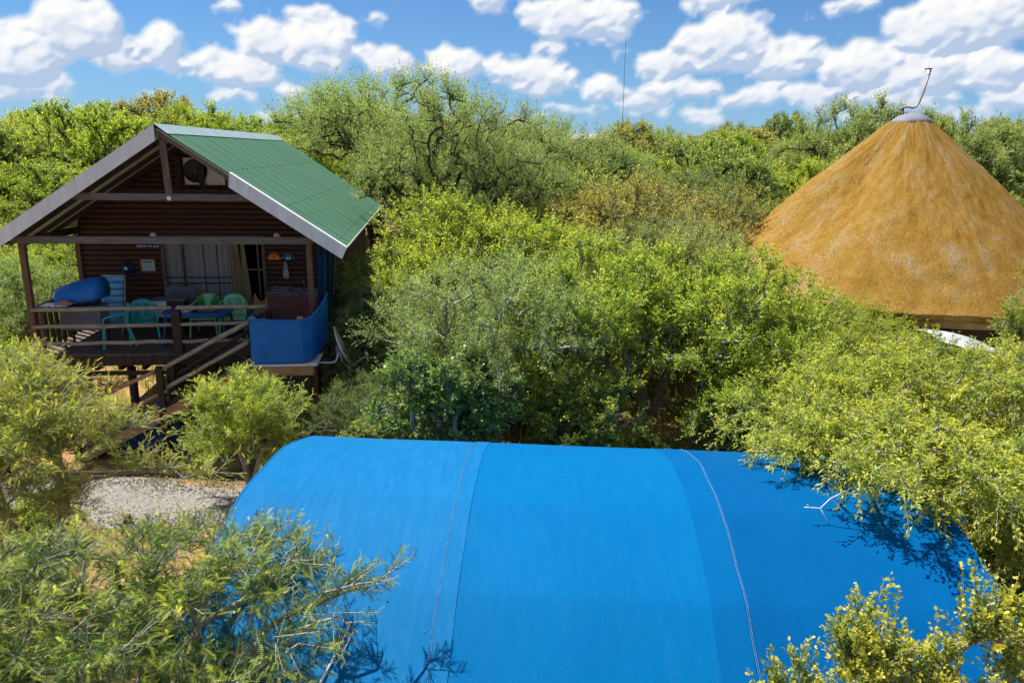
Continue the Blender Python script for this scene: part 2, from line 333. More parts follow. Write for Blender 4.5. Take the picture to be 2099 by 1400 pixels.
def make_tree(seed, stems, lobes, ntips, leaf, lsize, twigs=6, tlen=0.4, lpt=22, up=0.35, droop=0.0, rad=0.012, bark='bark', lm='mid',
              shell=0.75, twigwood=False, seg=0.32, normal_up=0.9, newgrowth=0.5, lspread=0.9, flat=0.0, wander=0.09, maxr=0.095):
    r = np.random.default_rng(seed)
    # crown tips
    w = np.array([(l[3]*l[4]*l[5]) ** 0.66 for l in lobes]); w /= w.sum(); idx = r.choice(len(lobes), ntips, p=w)
    LB = np.array(lobes)[idx]
    dv = unit(r.normal(size=(ntips, 3)) + np.array([0, 0, 0.35])); dv[:, 2] = np.where(dv[:, 2] < -0.45, -dv[:, 2], dv[:, 2])
    rr = np.where(r.random(ntips) < shell, r.uniform(0.78, 1.05, ntips), r.uniform(0.25, 0.8, ntips))
    tips = LB[:, :3] + dv * LB[:, 3:6] * rr[:, None]; tips[:, 2] = np.maximum(tips[:, 2], 0.12)
    out = unit(dv / LB[:, 3:6]) 
    # skeleton
    MX = ntips * 14 + 200
    P = np.zeros((MX, 3)); par = -np.ones(MX, int); pl = np.zeros(MX); n = 0
    for st in stems:
        prev = -1
        for k in range(len(st)):
            if prev >= 0:
                a, b = P[prev], np.array(st[k]); m_ = max(1, int(np.linalg.norm(b - a) / seg))
                a = a.copy()
                for q in range(1, m_ + 1):
                    P[n] = a + (b - a) * q / m_ + (r.normal(0, 0.03, 3) if q < m_ else 0); par[n] = prev; pl[n] = pl[prev] + np.linalg.norm(P[n] - P[prev]); prev = n; n += 1
            else:
                P[n] = st[k]; prev = n; n += 1
    base = P[:n].mean(0)
    order = np.argsort(np.linalg.norm(tips - P[n-1], axis=1)); tipnode = np.zeros(ntips, int)
    for ti in order:
        t = tips[ti]; d = np.linalg.norm(P[:n] - t, axis=1)
        sc = d + 0.32 * pl[:n] + np.where(P[:n, 2] > t[2] + 0.15, 0.8 * (P[:n, 2] - t[2]), 0) + np.where(P[:n, 2] < 0.3, 1.5, 0)
        j = int(np.argmin(sc)); a = P[j]; m_ = max(1, int(math.ceil(d[j] / seg)))
        m_ = min(m_, 10)
        bulge = np.array([0, 0, 0.12 * d[j]]) + r.normal(0, wander, 3) * d[j]
        prev = j
        for q in range(1, m_ + 1):
            f = q / m_; p = a + (t - a) * f + bulge * math.sin(PI * f) + (r.normal(0, 0.03, 3) if q < m_ else 0)
            P[n] = p; par[n] = prev; pl[n] = pl[prev] + np.linalg.norm(p - P[prev]); prev = n; n += 1
        tipnode[ti] = prev
    P = P[:n]; par = par[:n]; cnt = np.zeros(n); cnt[tipnode] += 1
    for i in range(n - 1, 0, -1):
        if par[i] >= 0: cnt[par[i]] += cnt[i]
    R = np.minimum(rad * np.maximum(cnt, 1) ** 0.47, maxr)
    ch = np.where(par >= 0)[0]; p0 = P[par[ch]]; p1 = P[ch]; r1 = R[ch]; r0 = np.minimum(R[par[ch]], r1 * 1.25)
    thick = r1 > rad * 2.2
    V1, F1 = frusta(p0[thick], p1[thick], r0[thick], r1[thick], 7); V2, F2 = frusta(p0[~thick], p1[~thick], r0[~thick], r1[~thick], 4)
    # twigs
    nT = ntips * twigs; tp = np.repeat(tips, twigs, 0); od = np.repeat(out, twigs, 0)
    back = np.repeat(unit(P[par[tipnode]] - tips), twigs, 0)
    td = unit(od * 0.75 + np.array([0, 0, up]) + r.normal(0, 0.62, (nT, 3))); td[:, 2] *= (1 - flat); td = unit(td)
    tl = tlen * r.uniform(0.55, 1.3, nT)
    st = tp + back * (r.random((nT, 1)) * 0.25) 
    en = st + td * tl[:, None] - np.array([0, 0, 1]) * (droop * tl[:, None] ** 1.3)
    Vs, Fs = [V1, V2], [F1, F2 + len(V1)]
    if twigwood:
        V3, F3 = frusta(st, en, np.full(nT, rad * 0.55), np.full(nT, rad * 0.25), 3); Fs.append(F3 + len(V1) + len(V2)); Vs.append(V3)
    wood = np_mesh('trunk', np.concatenate(Vs), np.concatenate(Fs), MT[bark], smooth=True)
    # leaves
    nL = nT * lpt; f = (np.tile(np.arange(lpt), nT) + r.uniform(0, 1, nL)) / lpt; k = np.repeat(np.arange(nT), lpt)
    pos = st[k] + (en - st)[k] * f[:, None] + r.normal(0, tlen * 0.045, (nL, 3))
    ax_ = unit((en - st)[k]); sd, uu = perp(ax_); ph = r.uniform(0, 2 * PI, nL)
    ldir = unit(ax_ * (0.55 + 0.5 * f[:, None]) + (sd * np.cos(ph)[:, None] + uu * np.sin(ph)[:, None]) * lspread - np.array([0, 0, droop * 0.6]))
    nrm = r.normal(0, 0.55, (nL, 3)) + np.array([0, 0, normal_up]); nrm = unit(nrm - ldir * (nrm * ldir).sum(1, keepdims=True)); side = np.cross(nrm, ldir)
    sz = lsize * r.uniform(0.65, 1.25, nL); T, TF = LEAF[leaf]
    V = (pos[:, None] + sz[:, None, None] * (T[None, :, 0:1] * ldir[:, None] + T[None, :, 1:2] * side[:, None] + T[None, :, 2:3] * nrm[:, None])).reshape(-1, 3)
    F = (TF[None] + (np.arange(nL) * len(T))[:, None, None]).reshape(-1, TF.shape[1])
    tw = np.repeat(r.normal(0, 0.13, ntips), twigs)[k]
    tint = np.clip(0.30 + tw + r.normal(0, 0.14, nL) + newgrowth * (f ** 2.2) * 0.75, 0, 1)
    tint = np.where(r.random(nL) < 0.012, 1.0, tint)
    crown = np_mesh('crown', V, F, LM[lm], np.repeat(tint, len(TF)))
    STAT.append((seed, len(F) * (F.shape[1] - 2), len(np.concatenate(Fs)) * 2))
    return wood, crown
STAT = []
def lobes_round(seed, rx, ry, z0, z1, n=7, k=0.5):
    r = np.random.default_rng(seed); L = []
    zc = (z0 + z1) / 2; h = (z1 - z0) / 2
    for i in range(n):
        a = 2 * PI * i / n + r.uniform(-0.3, 0.3); q = r.uniform(0.35, 0.62); s = r.uniform(0.75, 1.15)
        L.append((math.cos(a)*rx*q, math.sin(a)*ry*q, zc + r.uniform(-0.35, 0.45)*h, rx*k*s, ry*k*s, h*0.62*s))
    L.append((0, 0, zc + 0.35*h, rx*0.55, ry*0.55, h*0.65))
    return L
def stems_multi(seed, n, spread, h):
    r = np.random.default_rng(seed); o = []
    for i in range(n):
        a = r.uniform(0, 6.28); b = 0.15 * spread
        o.append([(b*math.cos(a), b*math.sin(a), -0.05), (0.5*spread*math.cos(a), 0.5*spread*math.sin(a), 0.55*h), (spread*math.cos(a+0.3), spread*math.sin(a+0.3), h)])
    return o
def plant(meshes, name, label, cat, loc, rz=0.0, sc=1.0, group=None, lm=None, zs=1.0):
    t = empty(name, loc, rz); t.scale = (sc, sc, sc * zs); tag(t, label, cat, group)
    a = link('trunk', meshes[0], t); c = link('crown', meshes[1], t)
    if lm: c.material_slots[0].link = 'OBJECT'; c.material_slots[0].material = LM[lm]
    return t

# ---- shared kinds (unit size about 2.6 m crown radius)
PT = {}
PT['ac1'] = make_tree(1, stems_multi(1, 2, 0.35, 2.6), lobes_round(1, 2.9, 2.9, 2.2, 5.6, 8), 460, 'needle', 0.070, 8, 0.50, 26, 0.35, 0.1, lm='acacia', bark='barkd', twigwood=False)
PT['ac2'] = make_tree(2, stems_multi(2, 3, 0.6, 1.6), lobes_round(2, 2.7, 2.5, 0.8, 4.2, 8), 400, 'needle', 0.068, 8, 0.46, 26, 0.3, 0.15, lm='acacia', bark='bark')
PT['lf1'] = make_tree(3, stems_multi(3, 3, 0.5, 1.9), lobes_round(3, 2.5, 2.4, 1.0, 4.5, 8), 400, 'oval', 0.050, 8, 0.40, 28, 0.45, 0.0, lm='yellow', bark='bark')
PT['lf2'] = make_tree(4, stems_multi(4, 3, 0.6, 1.7), lobes_round(4, 2.7, 2.3, 0.35, 4.0, 9), 400, 'oval', 0.050, 8, 0.42, 28, 0.3, 0.15, lm='yellow', bark='bark')
PT['far1'] = make_tree(5, stems_multi(5, 1, 0.3, 2.6), lobes_round(5, 2.8, 2.8, 2.2, 6.0, 7), 240, 'oval', 0.10, 7, 0.46, 18, 0.4, 0.0, lm='mid', bark='barkd', rad=0.018)
PT['far2'] = make_tree(6, stems_multi(6, 2, 0.6, 2.2), lobes_round(6, 3.1, 2.7, 1.6, 5.2, 8), 240, 'oval', 0.095, 7, 0.48, 18, 0.4, 0.0, lm='olive', bark='barkd', rad=0.018)
PT['far3'] = make_tree(7, stems_multi(7, 2, 0.5, 2.0), lobes_round(7, 2.6, 2.9, 1.3, 5.6, 6, 0.45), 220, 'needle', 0.14, 8, 0.52, 18, 0.5, 0.05, lm='acacia', bark='barkd', rad=0.018)
PT['bush'] = make_tree(8, stems_multi(8, 4, 0.4, 0.6), lobes_round(8, 1.7, 1.6, 0.1, 2.0, 6), 150, 'oval', 0.085, 6, 0.34, 13, 0.45, 0.0, lm='mid', bark='barkd', rad=0.012)

# ------------------------------------------------------------------ sky dome carrying the cumulus clouds (far beyond everything)
def sky_dome():
    r = np.random.default_rng(3)
    AZ0, AZ1, E0, E1, NX, NY = -0.74, 0.74, -0.012, 0.245, 720, 152
    azf = np.linspace(AZ0, AZ1, NX); elf = np.linspace(E0, E1, NY); dx = azf[1] - azf[0]; dy_ = elf[1] - elf[0]
    Hm = np.full((NY, NX), -1.0); Bt = np.zeros((NY, NX))
    bl = list(BLOBS)
    for i in range(26):
        a = r.uniform(-0.72, 0.72); e = r.uniform(0.03, 0.235)
        if abs(a) < 0.60 and e < 0.185: continue
        bl.append((a, e, r.uniform(0.03, 0.07), r.uniform(0.015, 0.03)))
    for i in range(30):
        a, e, ra, re = BLOBS[int(r.integers(len(BLOBS)))]; bl.append((a + r.normal(0, ra*0.9), e + r.normal(0, re*0.7), ra * 0.22, re * 0.22))
    for i in range(22):   # small far clouds low over the horizon
        bl.append((r.uniform(-0.72, 0.72), r.uniform(0.028, 0.056), r.uniform(0.02, 0.05), r.uniform(0.004, 0.008)))
    for (a, e, ra, re) in bl:
        ra, re = ra * 0.70, re * 0.76
        n = int(70 + 5200 * (ra * re) ** 0.5)
        for k in range(n):
            th = r.uniform(0, 2*PI); q = math.sqrt(r.random()) * 0.92; s = min(ra, re*1.6) * (0.10 + 0.42 * r.random() ** 2.2)
            px = a + ra * q * math.cos(th); vy = q * math.sin(th); vy = vy if vy > -0.55 else -0.55 - 0.1*(vy+0.55)
            py = e + re * (vy * 1.0) ; zc = re * 0.9 * math.sqrt(max(0, 1 - q*q))
            i0 = int((px - s*1.3 - AZ0) / dx); i1 = int((px + s*1.3 - AZ0) / dx) + 2; j0 = int((py - s*1.3 - E0) / dy_); j1 = int((py + s*1.3 - E0) / dy_) + 2
            i0, j0 = max(i0, 0), max(j0, 0); i1, j1 = min(i1, NX), min(j1, NY)
            if i1 <= i0 or j1 <= j0: continue
            X = azf[i0:i1][None] - px; Y = elf[j0:j1][:, None] - py; d2 = (X*X)/(1.15**2) + Y*Y*1.1
            h = np.where(d2 < s*s, zc + np.sqrt(np.maximum(s*s - d2, 0)), -1.0)
            sub = Hm[j0:j1, i0:i1]; m_ = h > sub; sub[m_] = h[m_]; bsub = Bt[j0:j1, i0:i1]; bsub[m_] = vy
    def fbm(ny, nx, seed, b0):
        q = np.random.default_rng(seed); o = np.zeros((ny, nx)); amp = 1.0; f = b0
        for k in range(5):
            g_ = q.normal(size=(int(f) + 3, int(f * nx / ny) + 3)); yy = np.linspace(0, g_.shape[0] - 2.001, ny); xx = np.linspace(0, g_.shape[1] - 2.001, nx)
            y0 = yy.astype(int); x0 = xx.astype(int); fy = (yy - y0)[:, None]; fx = (xx - x0)[None]; fy = fy*fy*(3-2*fy); fx = fx*fx*(3-2*fx)
            v = (g_[y0][:, x0]*(1-fx) + g_[y0][:, x0+1]*fx)*(1-fy) + (g_[y0+1][:, x0]*(1-fx) + g_[y0+1][:, x0+1]*fx)*fy
            o += v * amp; amp *= 0.55; f *= 2
        return o / o.std()
    W1, W2 = fbm(NY, NX, 1, 22), fbm(NY, NX, 2, 22)
    J, I_ = np.mgrid[0:NY, 0:NX]
    W4, W5 = fbm(NY, NX, 12, 9), fbm(NY, NX, 13, 9)
    jj = np.clip(J + W1 * 1.5 + W4 * 0.9, 0, NY - 1).astype(int); ii = np.clip(I_ + W2 * 1.8 + W5 * 1.6, 0, NX - 1).astype(int)
    Hm = Hm[jj, ii]; Bt = Bt[jj, ii]
    def blur(a, k):
        for _ in range(k):
            a = (a + np.roll(a, 1, 0) + np.roll(a, -1, 0)) / 3; a = (a + np.roll(a, 1, 1) + np.roll(a, -1, 1)) / 3
        return a
    al = blur((Hm > -0.5).astype(float), 3); al2 = blur((Hm > -0.5).astype(float), 9)
    H0 = np.maximum(Hm, 0)
    def shade(Hh, k):
        gy_, gx_ = np.gradient(blur(Hh, k), dy_, dx); nn = np.stack([-gx_, -gy_, np.full_like(gx_, 0.9)], -1); nn /= np.linalg.norm(nn, axis=-1, keepdims=True)
        L = np.array([-0.50, 0.74, 0.45]); return nn @ L
    lit = 0.62 * shade(H0, 1) + 0.38 * shade(H0, 6)
    thick = blur(H0, 5) / 0.03
    lit = 0.50 + 0.70 * (lit - 0.33) + 0.12 * blur(Bt, 4) - 0.09 * np.clip(thick - 0.5, 0, 1.2) + 0.035 * W1 + 0.16 * (1 - al2)
    W3 = fbm(NY, NX, 9, 40); al = np.clip((blur(al, 4) - 0.20 + 0.10 * W3 * (1 - al2)) * 1.5, 0, 1) * np.clip(0.55 + 0.9 * al2 + 0.10 * W1, 0, 1)
    low_ = np.clip(1 - (elf[:, None] - 0.03) / 0.06, 0, 1); lit = lit * (1 - 0.25*low_) + 0.62 * 0.25 * low_; al = al * (1 - 0.25 * low_)
    # the rest of the dome, coarser
    azc = np.concatenate([np.linspace(-PI, AZ0, 60)[:-1], azf, np.linspace(AZ1, PI, 60)[1:]]); elc = np.concatenate([[-0.30, -0.08], elf, np.linspace(E1, 1.45, 45)[1:]])
    A = np.zeros((len(elc), len(azc))); Lt = np.full_like(A, 0.7); A[2:2+NY, 59:59+NX] = al; Lt[2:2+NY, 59:59+NX] = lit
    F1 = fbm(len(elc), len(azc), 5, 9); AA, EE = np.meshgrid(azc, elc)
    F2 = sum(np.sin(AA*k1 + EE*k2*1.7 + p_) for k1, k2, p_ in ((3, 5, .3), (-4, 7, 1.9), (6, -3, 4.), (9, 8, 2.2), (-7, 13, .8))) / 2.2
    outm = np.ones_like(A, bool); outm[2:2+NY, 59:59+NX] = False; outm[:2] = False
    sd_ = np.cos(EE)*np.sin(AA)*SUN.x + np.cos(EE)*np.cos(AA)*SUN.y + np.sin(EE)*SUN.z   # the sun stands in a clear gap
    g2 = np.clip((F2 + 0.25*F1 - 0.15) * 2.5, 0, 1) * np.clip((EE + 0.02) * 30, 0, 1) * np.clip((0.97 - sd_) * 12, 0, 1); A[outm] = g2[outm]; Lt[outm] = (0.72 - 0.2*g2)[outm]
    Rr_ = 1400.0; V = np.stack([Rr_*np.cos(EE)*np.sin(AA), Rr_*np.cos(EE)*np.cos(AA), Rr_*np.sin(EE) + 6.1], -1).reshape(-1, 3)
    ny, nx = A.shape; J, I_ = np.mgrid[0:ny-1, 0:nx-1]; b0 = (J*nx + I_).ravel(); F = np.stack([b0, b0+1, b0+nx+1, b0+nx], 1)
    me = bpy.data.meshes.new('sky'); me.vertices.add(len(V)); me.vertices.foreach_set('co', V.astype(np.float32).ravel()); me.loops.add(F.size); me.loops.foreach_set('vertex_index', F.astype(np.int32).ravel())
    me.polygons.add(len(F)); me.polygons.foreach_set('loop_start', (np.arange(len(F))*4).astype(np.int32)); me.update(calc_edges=True)
    for nm, arr in (('cover', A), ('bright', Lt)):
        at = me.attributes.new(nm, 'FLOAT', 'POINT'); at.data.foreach_set('value', np.clip(arr, 0, 1).astype(np.float32).ravel())
    mt = bpy.data.materials.new('clouds'); mt.use_nodes = True; t = mt.node_tree; t.nodes.clear(); mt.cycles.emission_sampling = 'NONE'
    a1 = t.nodes.new('ShaderNodeAttribute'); a1.attribute_name = 'cover'; a2 = t.nodes.new('ShaderNodeAttribute'); a2.attribute_name = 'bright'
    rp = t.nodes.new('ShaderNodeValToRGB'); t.links.new(a2.outputs['Fac'], rp.inputs[0]); c_ = rp.color_ramp
    c_.elements[0].position = 0.18; c_.elements[0].color = (0.25, 0.31, 0.41, 1); c_.elements[1].position = 0.90; c_.elements[1].color = (0.515, 0.515, 0.51, 1); e = c_.elements.new(0.52); e.color = (0.415, 0.44, 0.485, 1)
    em = t.nodes.new('ShaderNodeEmission'); t.links.new(rp.outputs[0], em.inputs[0]); tp_ = t.nodes.new('ShaderNodeBsdfTransparent'); mx = t.nodes.new('ShaderNodeMixShader')
    t.links.new(a1.outputs['Fac'], mx.inputs[0]); t.links.new(tp_.outputs[0], mx.inputs[1]); t.links.new(em.outputs[0], mx.inputs[2]); ou = t.nodes.new('ShaderNodeOutputMaterial'); t.links.new(mx.outputs[0], ou.inputs[0])
    me.materials.append(mt); me.shade_smooth(); o = link('sky', me); tag(o, kind='structure')
sky_dome()

# ================================================================== cabin
YAW = 0.113310; HO = Vector((-6.90196, 14.51707, 0.0))
EAVE, RISE, HW, LEN = 4.1304, 2.3254, 3.5, 11.7457
cabin = empty('cabin', HO, YAW); tag(cabin, 'dark log cabin on stilts with green corrugated roof and front deck', 'cabin')
HM = Matrix.Translation(HO) @ Matrix.Rotation(YAW, 4, 'Z')
def HP(u, v, w): return HM @ Vector((u, v, w))
def thing(name, label, cat, u, v, w, rz=0.0, group=None):
    t = empty(name, HP(u, v, w), YAW + rz); tag(t, label, cat, group); return t
SL = RISE / HW
def roofz(u): return EAVE + RISE - abs(u) * SL
FL = 1.9   # deck floor
WV = 2.8   # front wall plane
# half logs: shared unit mesh
def log_mesh():
    b = MB(); n = 6; vs = []
    for x in (-0.5, 0.5):
        for k in range(n + 1):
            a = PI * k / n; vs.append((x, -0.042 * math.sin(a) - 0.001, 0.0605 * -math.cos(a)))
    fs = [(k, k+1, n+2+k, n+1+k) for k in range(n)] + [tuple(range(n+1)), tuple(range(2*n+1, n, -1))]
    b.add(vs, fs); return b.mesh('plank', MT['log'], False)
LOGM = log_mesh()
def log(u0, u1, z, v=WV, rz=0.0, name='plank'):
    if u1 - u0 < 0.05: return
    o = link(name, LOGM, cabin); o.scale = (u1 - u0, 1, 1)
    if rz == 0: o.location = ((u0 + u1) / 2, v, z)
    else: o.location = (v, (u0 + u1) / 2, z); o.rotation_euler = (0, 0, rz)
    return o
z = FL + 0.06
while z < EAVE + RISE - 0.25:
    lim = min(2.86, (EAVE + RISE - 0.16 - z - 0.06) / SL)
    if z < 4.02: log(-lim, -1.08, z); log(1.30, lim, z)
    else: log(-lim, lim, z)
    z += 0.121
z = FL + 0.06
while z < EAVE + 0.05:
    log(WV + 0.02, LEN - 0.4, z, 2.90, PI / 2); log(WV + 0.02, LEN - 0.4, z, -2.90, -PI / 2); z += 0.121
b = MB(); b.box(-2.86, -1.08, WV + 0.003, WV + 0.06, FL, 4.02); b.box(1.30, 2.86, WV + 0.003, WV + 0.06, FL, 4.02)
b.prism([(-2.86, 4.023), (2.86, 4.023), (2.86, EAVE + RISE - 0.12 - 2.86*SL), (0, EAVE + RISE - 0.12), (-2.86, EAVE + RISE - 0.12 - 2.86*SL)], 1, WV + 0.003, WV + 0.06)
b.box(-2.88, -2.82, WV + 0.062, LEN - 0.4, FL, EAVE + 0.3); b.box(2.82, 2.88, WV + 0.062, LEN - 0.4, FL, EAVE + 0.3)
b.prism([(-2.88, FL), (2.88, FL), (2.88, EAVE + 0.3), (0, EAVE + RISE - 0.12), (-2.88, EAVE + 0.3)], 1, LEN - 0.39, LEN - 0.33)
b.build('wall', MT['dark'], cabin)
b = MB(); b.box(-2.84, 2.84, WV - 0.04, LEN - 0.38, FL - 0.14, FL - 0.01); b.build('floor', MT['dark'], cabin)
# corner trim posts of the wall and door frame
for u in (-2.90, 2.90): MB().box(u - 0.05, u + 0.05, WV - 0.09, WV + 0.02, FL - 0.1, 4.25).build('corner_post', MT['brown_v'], cabin)
fr = MB(); fr.box(-1.08, -1.0, WV - 0.06, WV + 0.05, FL, 4.0); fr.box(1.22, 1.30, WV - 0.06, WV + 0.05, FL, 4.0); fr.box(-1.08, 1.30, WV - 0.062, WV + 0.052, 3.995, 4.075)
fr.build('door_frame', MT['grey_v'], cabin)
# curtains behind the sliding door (pleated), two dark rails across
def pleat(u0, u1, v, z0, z1, amp, n, lean=0.0, name='curtain', mt=None):
    k = int((u1 - u0) * n * 8) + 8; P = []
    for zz in np.linspace(z0, z1, 5):
        row = []
        for i in range(k + 1):
            t_ = i / k; f = (zz - z0) / (z1 - z0)
            row.append((u0 + (u1 - u0) * t_ + lean * (1 - f) * t_, v + amp * math.sin(t_ * (u1 - u0) * n * 2 * PI) * (1 - 0.3 * f) + 0.3*amp*math.sin(t_*31), zz))
        P.append(row)
    return MB().grid(P).build(name, mt, cabin, smooth=True)
for u0, u1 in ((-1.0, -0.62), (-0.60, -0.15), (-0.13, 0.16), (0.18, 0.46)):
    pleat(u0, u1, WV + 0.02, FL + 0.02, 3.99, 0.012, 9, 0, 'curtain_panel', MT['curtain'])
pleat(0.47, 0.66, WV - 0.02, FL + 0.02, 3.99, 0.03, 12, 0.12, 'drape', MT['drape'])
pleat(0.72, 0.80, WV - 0.01, FL + 0.02, 3.99, 0.02, 14, 0.16, 'drape', MT['drape'])
MB().box(-0.615, -0.575, WV - 0.05, WV - 0.01, FL, 3.99).build('door_stile', MT['black'], cabin)
for zz in (2.93, 3.07): MB().box(-0.99, 0.47, WV - 0.047, WV - 0.035, zz - 0.014, zz + 0.014).build('safety_bar', MT['black'], cabin)
MB().box(1.10, 1.14, WV - 0.045, WV - 0.01, FL, 3.99).build('door_stile', MT['grey_v'], cabin)
# dim things inside the doorway
MB().box(0.9, 1.55, WV + 1.6, WV + 2.1, FL, 3.1).build('inner_cupboard', MT['greybox'], cabin)

# roof sheets
SLEN = math.hypot(HW, RISE)
def sheet(sgn):
    b = MB(); n = 60; wd = 0.783; P = []
    for f in (0.0, 1.0):
        row = []
        for i in range(n + 1):
            x = wd * i / n * 1.012; hgt = 0.011 * math.cos(2 * PI * i / 6)
            u = sgn * (0.02 + (HW - 0.02) * f); row.append((u, x, EAVE + RISE - abs(u) * SL + hgt))
        P.append(row)
    b.grid(P); return b
MT['roof'] = None
def roof_mat():
    mt = bpy.data.materials.new('green corrugated paint'); mt.use_nodes = True; t = mt.node_tree; b_ = t.nodes['Principled BSDF']
    b_.inputs['Roughness'].default_value = 0.5; b_.inputs['Specular IOR Level'].default_value = 0.25
    tcn = t.nodes.new('ShaderNodeTexCoord'); mp = t.nodes.new('ShaderNodeMapping'); mp.inputs['Scale'].default_value = (0.35, 5, 0.35); t.links.new(tcn.outputs['Object'], mp.inputs[0])
    oi = t.nodes.new('ShaderNodeObjectInfo'); va = t.nodes.new('ShaderNodeVectorMath'); va.operation = 'ADD'; t.links.new(mp.outputs[0], va.inputs[0]); t.links.new(oi.outputs['Location'], va.inputs[1])
    nz = t.nodes.new('ShaderNodeTexNoise'); nz.inputs['Scale'].default_value = 2.2; nz.inputs['Detail'].default_value = 7; nz.inputs['Roughness'].default_value = 0.65; t.links.new(va.outputs[0], nz.inputs['Vector'])
    rp = t.nodes.new('ShaderNodeValToRGB'); t.links.new(nz.outputs[0], rp.inputs[0])
    rp.color_ramp.elements[0].position = 0.3; rp.color_ramp.elements[0].color = (0.055, 0.160, 0.090, 1)
    rp.color_ramp.elements[1].position = 0.66; rp.color_ramp.elements[1].color = (0.115, 0.250, 0.155, 1)
    t.links.new(rp.outputs[0], b_.inputs['Base Color']); return mt
MT['roof'] = roof_mat()
for sgn in (1, -1):
    me = sheet(sgn).mesh('roof_sheet', MT['roof'])
    for i in range(15):
        o = link('roof_sheet', me, cabin); o.location = (0, 0.783 * i, 0.0004 * (i % 2))
for sgn in (1, -1):
    b = MB()
    b.grid([[(0.0, -0.03 + (LEN + 0.06) * t_, EAVE + RISE + 0.045), (sgn*0.24, -0.03 + (LEN + 0.06) * t_, EAVE + RISE + 0.022 - 0.24*SL)] for t_ in (0, 0.33, 0.66, 1)])
    b.build('ridge_cap', mat('ridge flashing', (0.30, 0.40, 0.40), (0.22, 0.31, 0.31), 3, (1, 1, 1), 0.4, 0.5), cabin, solid=0.004)
b = MB()
for f in (0.06, 0.36, 0.66, 0.95):
    for i in range(30):
        for sgn in (1, -1):
            u_ = sgn * HW * f; b.box(u_ - 0.009, u_ + 0.009, 0.19 + 0.391*i - 0.009, 0.19 + 0.391*i + 0.009, roofz(u_) + 0.008, roofz(u_) + 0.022)
o = b.build('roof_screws', MT['dark'], cabin); tag(o, kind='stuff')
# ceiling boards under the overhang and rafters
for sgn in (1, -1):
    b = MB(); b.prism([(sgn*0.02, EAVE + RISE - 0.030 - 0.02*SL), (sgn*3.44, EAVE + RISE - 0.030 - 3.44*SL), (sgn*3.44, EAVE + RISE - 0.045 - 3.44*SL), (sgn*0.02, EAVE + RISE - 0.045 - 0.02*SL)], 1, 0.04, LEN - 0.05)
    b.build('ceiling_board', MT['ceil'], cabin)
    for v in (0.11, 1.00, 1.90, 2.66):
        b = MB(); top = 0.048; dp = 0.11
        b.prism([(sgn*0.03, EAVE + RISE - top - 0.03*SL), (sgn*3.42, EAVE + RISE - top - 3.42*SL), (sgn*3.42, EAVE + RISE - top - dp - 3.42*SL), (sgn*0.03, EAVE + RISE - top - dp - 0.03*SL)], 1, v - 0.03, v + 0.03)
        b.build('rafter', MT['grey_h'] if v < 0.2 and sgn > 0 else MT['dark'], cabin)
# eave purlins
for sgn in (1, -1):
    MB().box(sgn*3.30 - 0.03, sgn*3.30 + 0.03, 0.05, LEN - 0.1, EAVE - 0.02, EAVE + 0.03).build('eave_purlin', MT['dark'], cabin)
# barge boards: whole left slope, lower half of right slope
def barge(s0, s1, sgn, name='barge_board'):
    b = MB(); t0 = 0.022; dp = 0.295
    b.prism([(sgn*s0, EAVE + RISE + t0 - s0*SL), (sgn*s1, EAVE + RISE + t0 - s1*SL), (sgn*(s1 - 0.10), EAVE + RISE + t0 - dp - (s1 - 0.10)*SL), (sgn*max(s0 - 0.03, 0), EAVE + RISE + t0 - dp - max(s0 - 0.03, 0)*SL)], 1, -0.03, -0.012)
    b.prism([(sgn*s0, EAVE + RISE + t0 + 0.012 - s0*SL), (sgn*s1, EAVE + RISE + t0 + 0.012 - s1*SL), (sgn*s1, EAVE + RISE + t0 + 0.001 - s1*SL), (sgn*s0, EAVE + RISE + t0 + 0.001 - s0*SL)], 1, -0.031, 0.13)
    b.build(name, MT['barge'], cabin)
barge(0.0, 3.62, -1); barge(1.32, 3.52, 1)
MB().box(HW - 0.004, HW + 0.010, -0.02, LEN, EAVE - 0.03, EAVE + 0.006).build('eave_flashing', MT['barge'], cabin)
# posts, beams, trusses
for (u, v, zt) in ((-2.84, 0.30, 4.17), (2.72, 0.30, 4.17)):
    MB().box(u - 0.055, u + 0.055, v - 0.06, v + 0.06, 0, zt).build('post', MT['brown_v'], cabin, bevel=0.01)
MB().box(-0.13, 0.04, 0.22, 0.39, 0, 2.80).build('post', MT['dark'], cabin, bevel=0.01)
MB().box(-3.02, 2.82, 0.232, 0.368, 4.172, 4.315).build('front_beam', MT['grey_h'], cabin, bevel=0.008)
MB().box(-1.72, 1.72, 0.150, 0.205, 5.04, 5.175).build('tie_beam', MT['grey_h'], cabin, bevel=0.006)
MB().box(-1.60, 1.60, 2.28, 2.33, 5.06, 5.16).build('tie_beam', MT['dark'], cabin)
MB().bar((0.06, 0.178, 6.28), (0.10, 0.178, 5.03), 0.125, 0.05, (0, 1, 0)).build('king_post', MT['grey_v'], cabin)
b = MB(); b.tube([(0.10, 0.125, 5.09), (0.10, 0.147, 5.09)], 0.045, 12); b.build('bolt_washer', MT['steel'], cabin)
for u in (-0.40, 0.10): MB().box(u - 0.06, u + 0.06, 2.36, 2.41, 5.06, 6.15 - abs(u) * SL).build('truss_post', MT['dark'], cabin)
for sgn in (-1, 1): MB().box(sgn*2.86 - 0.045, sgn*2.86 + 0.045, 0.37, 2.72, 4.12, 4.24).build('side_beam', MT['dark'], cabin)
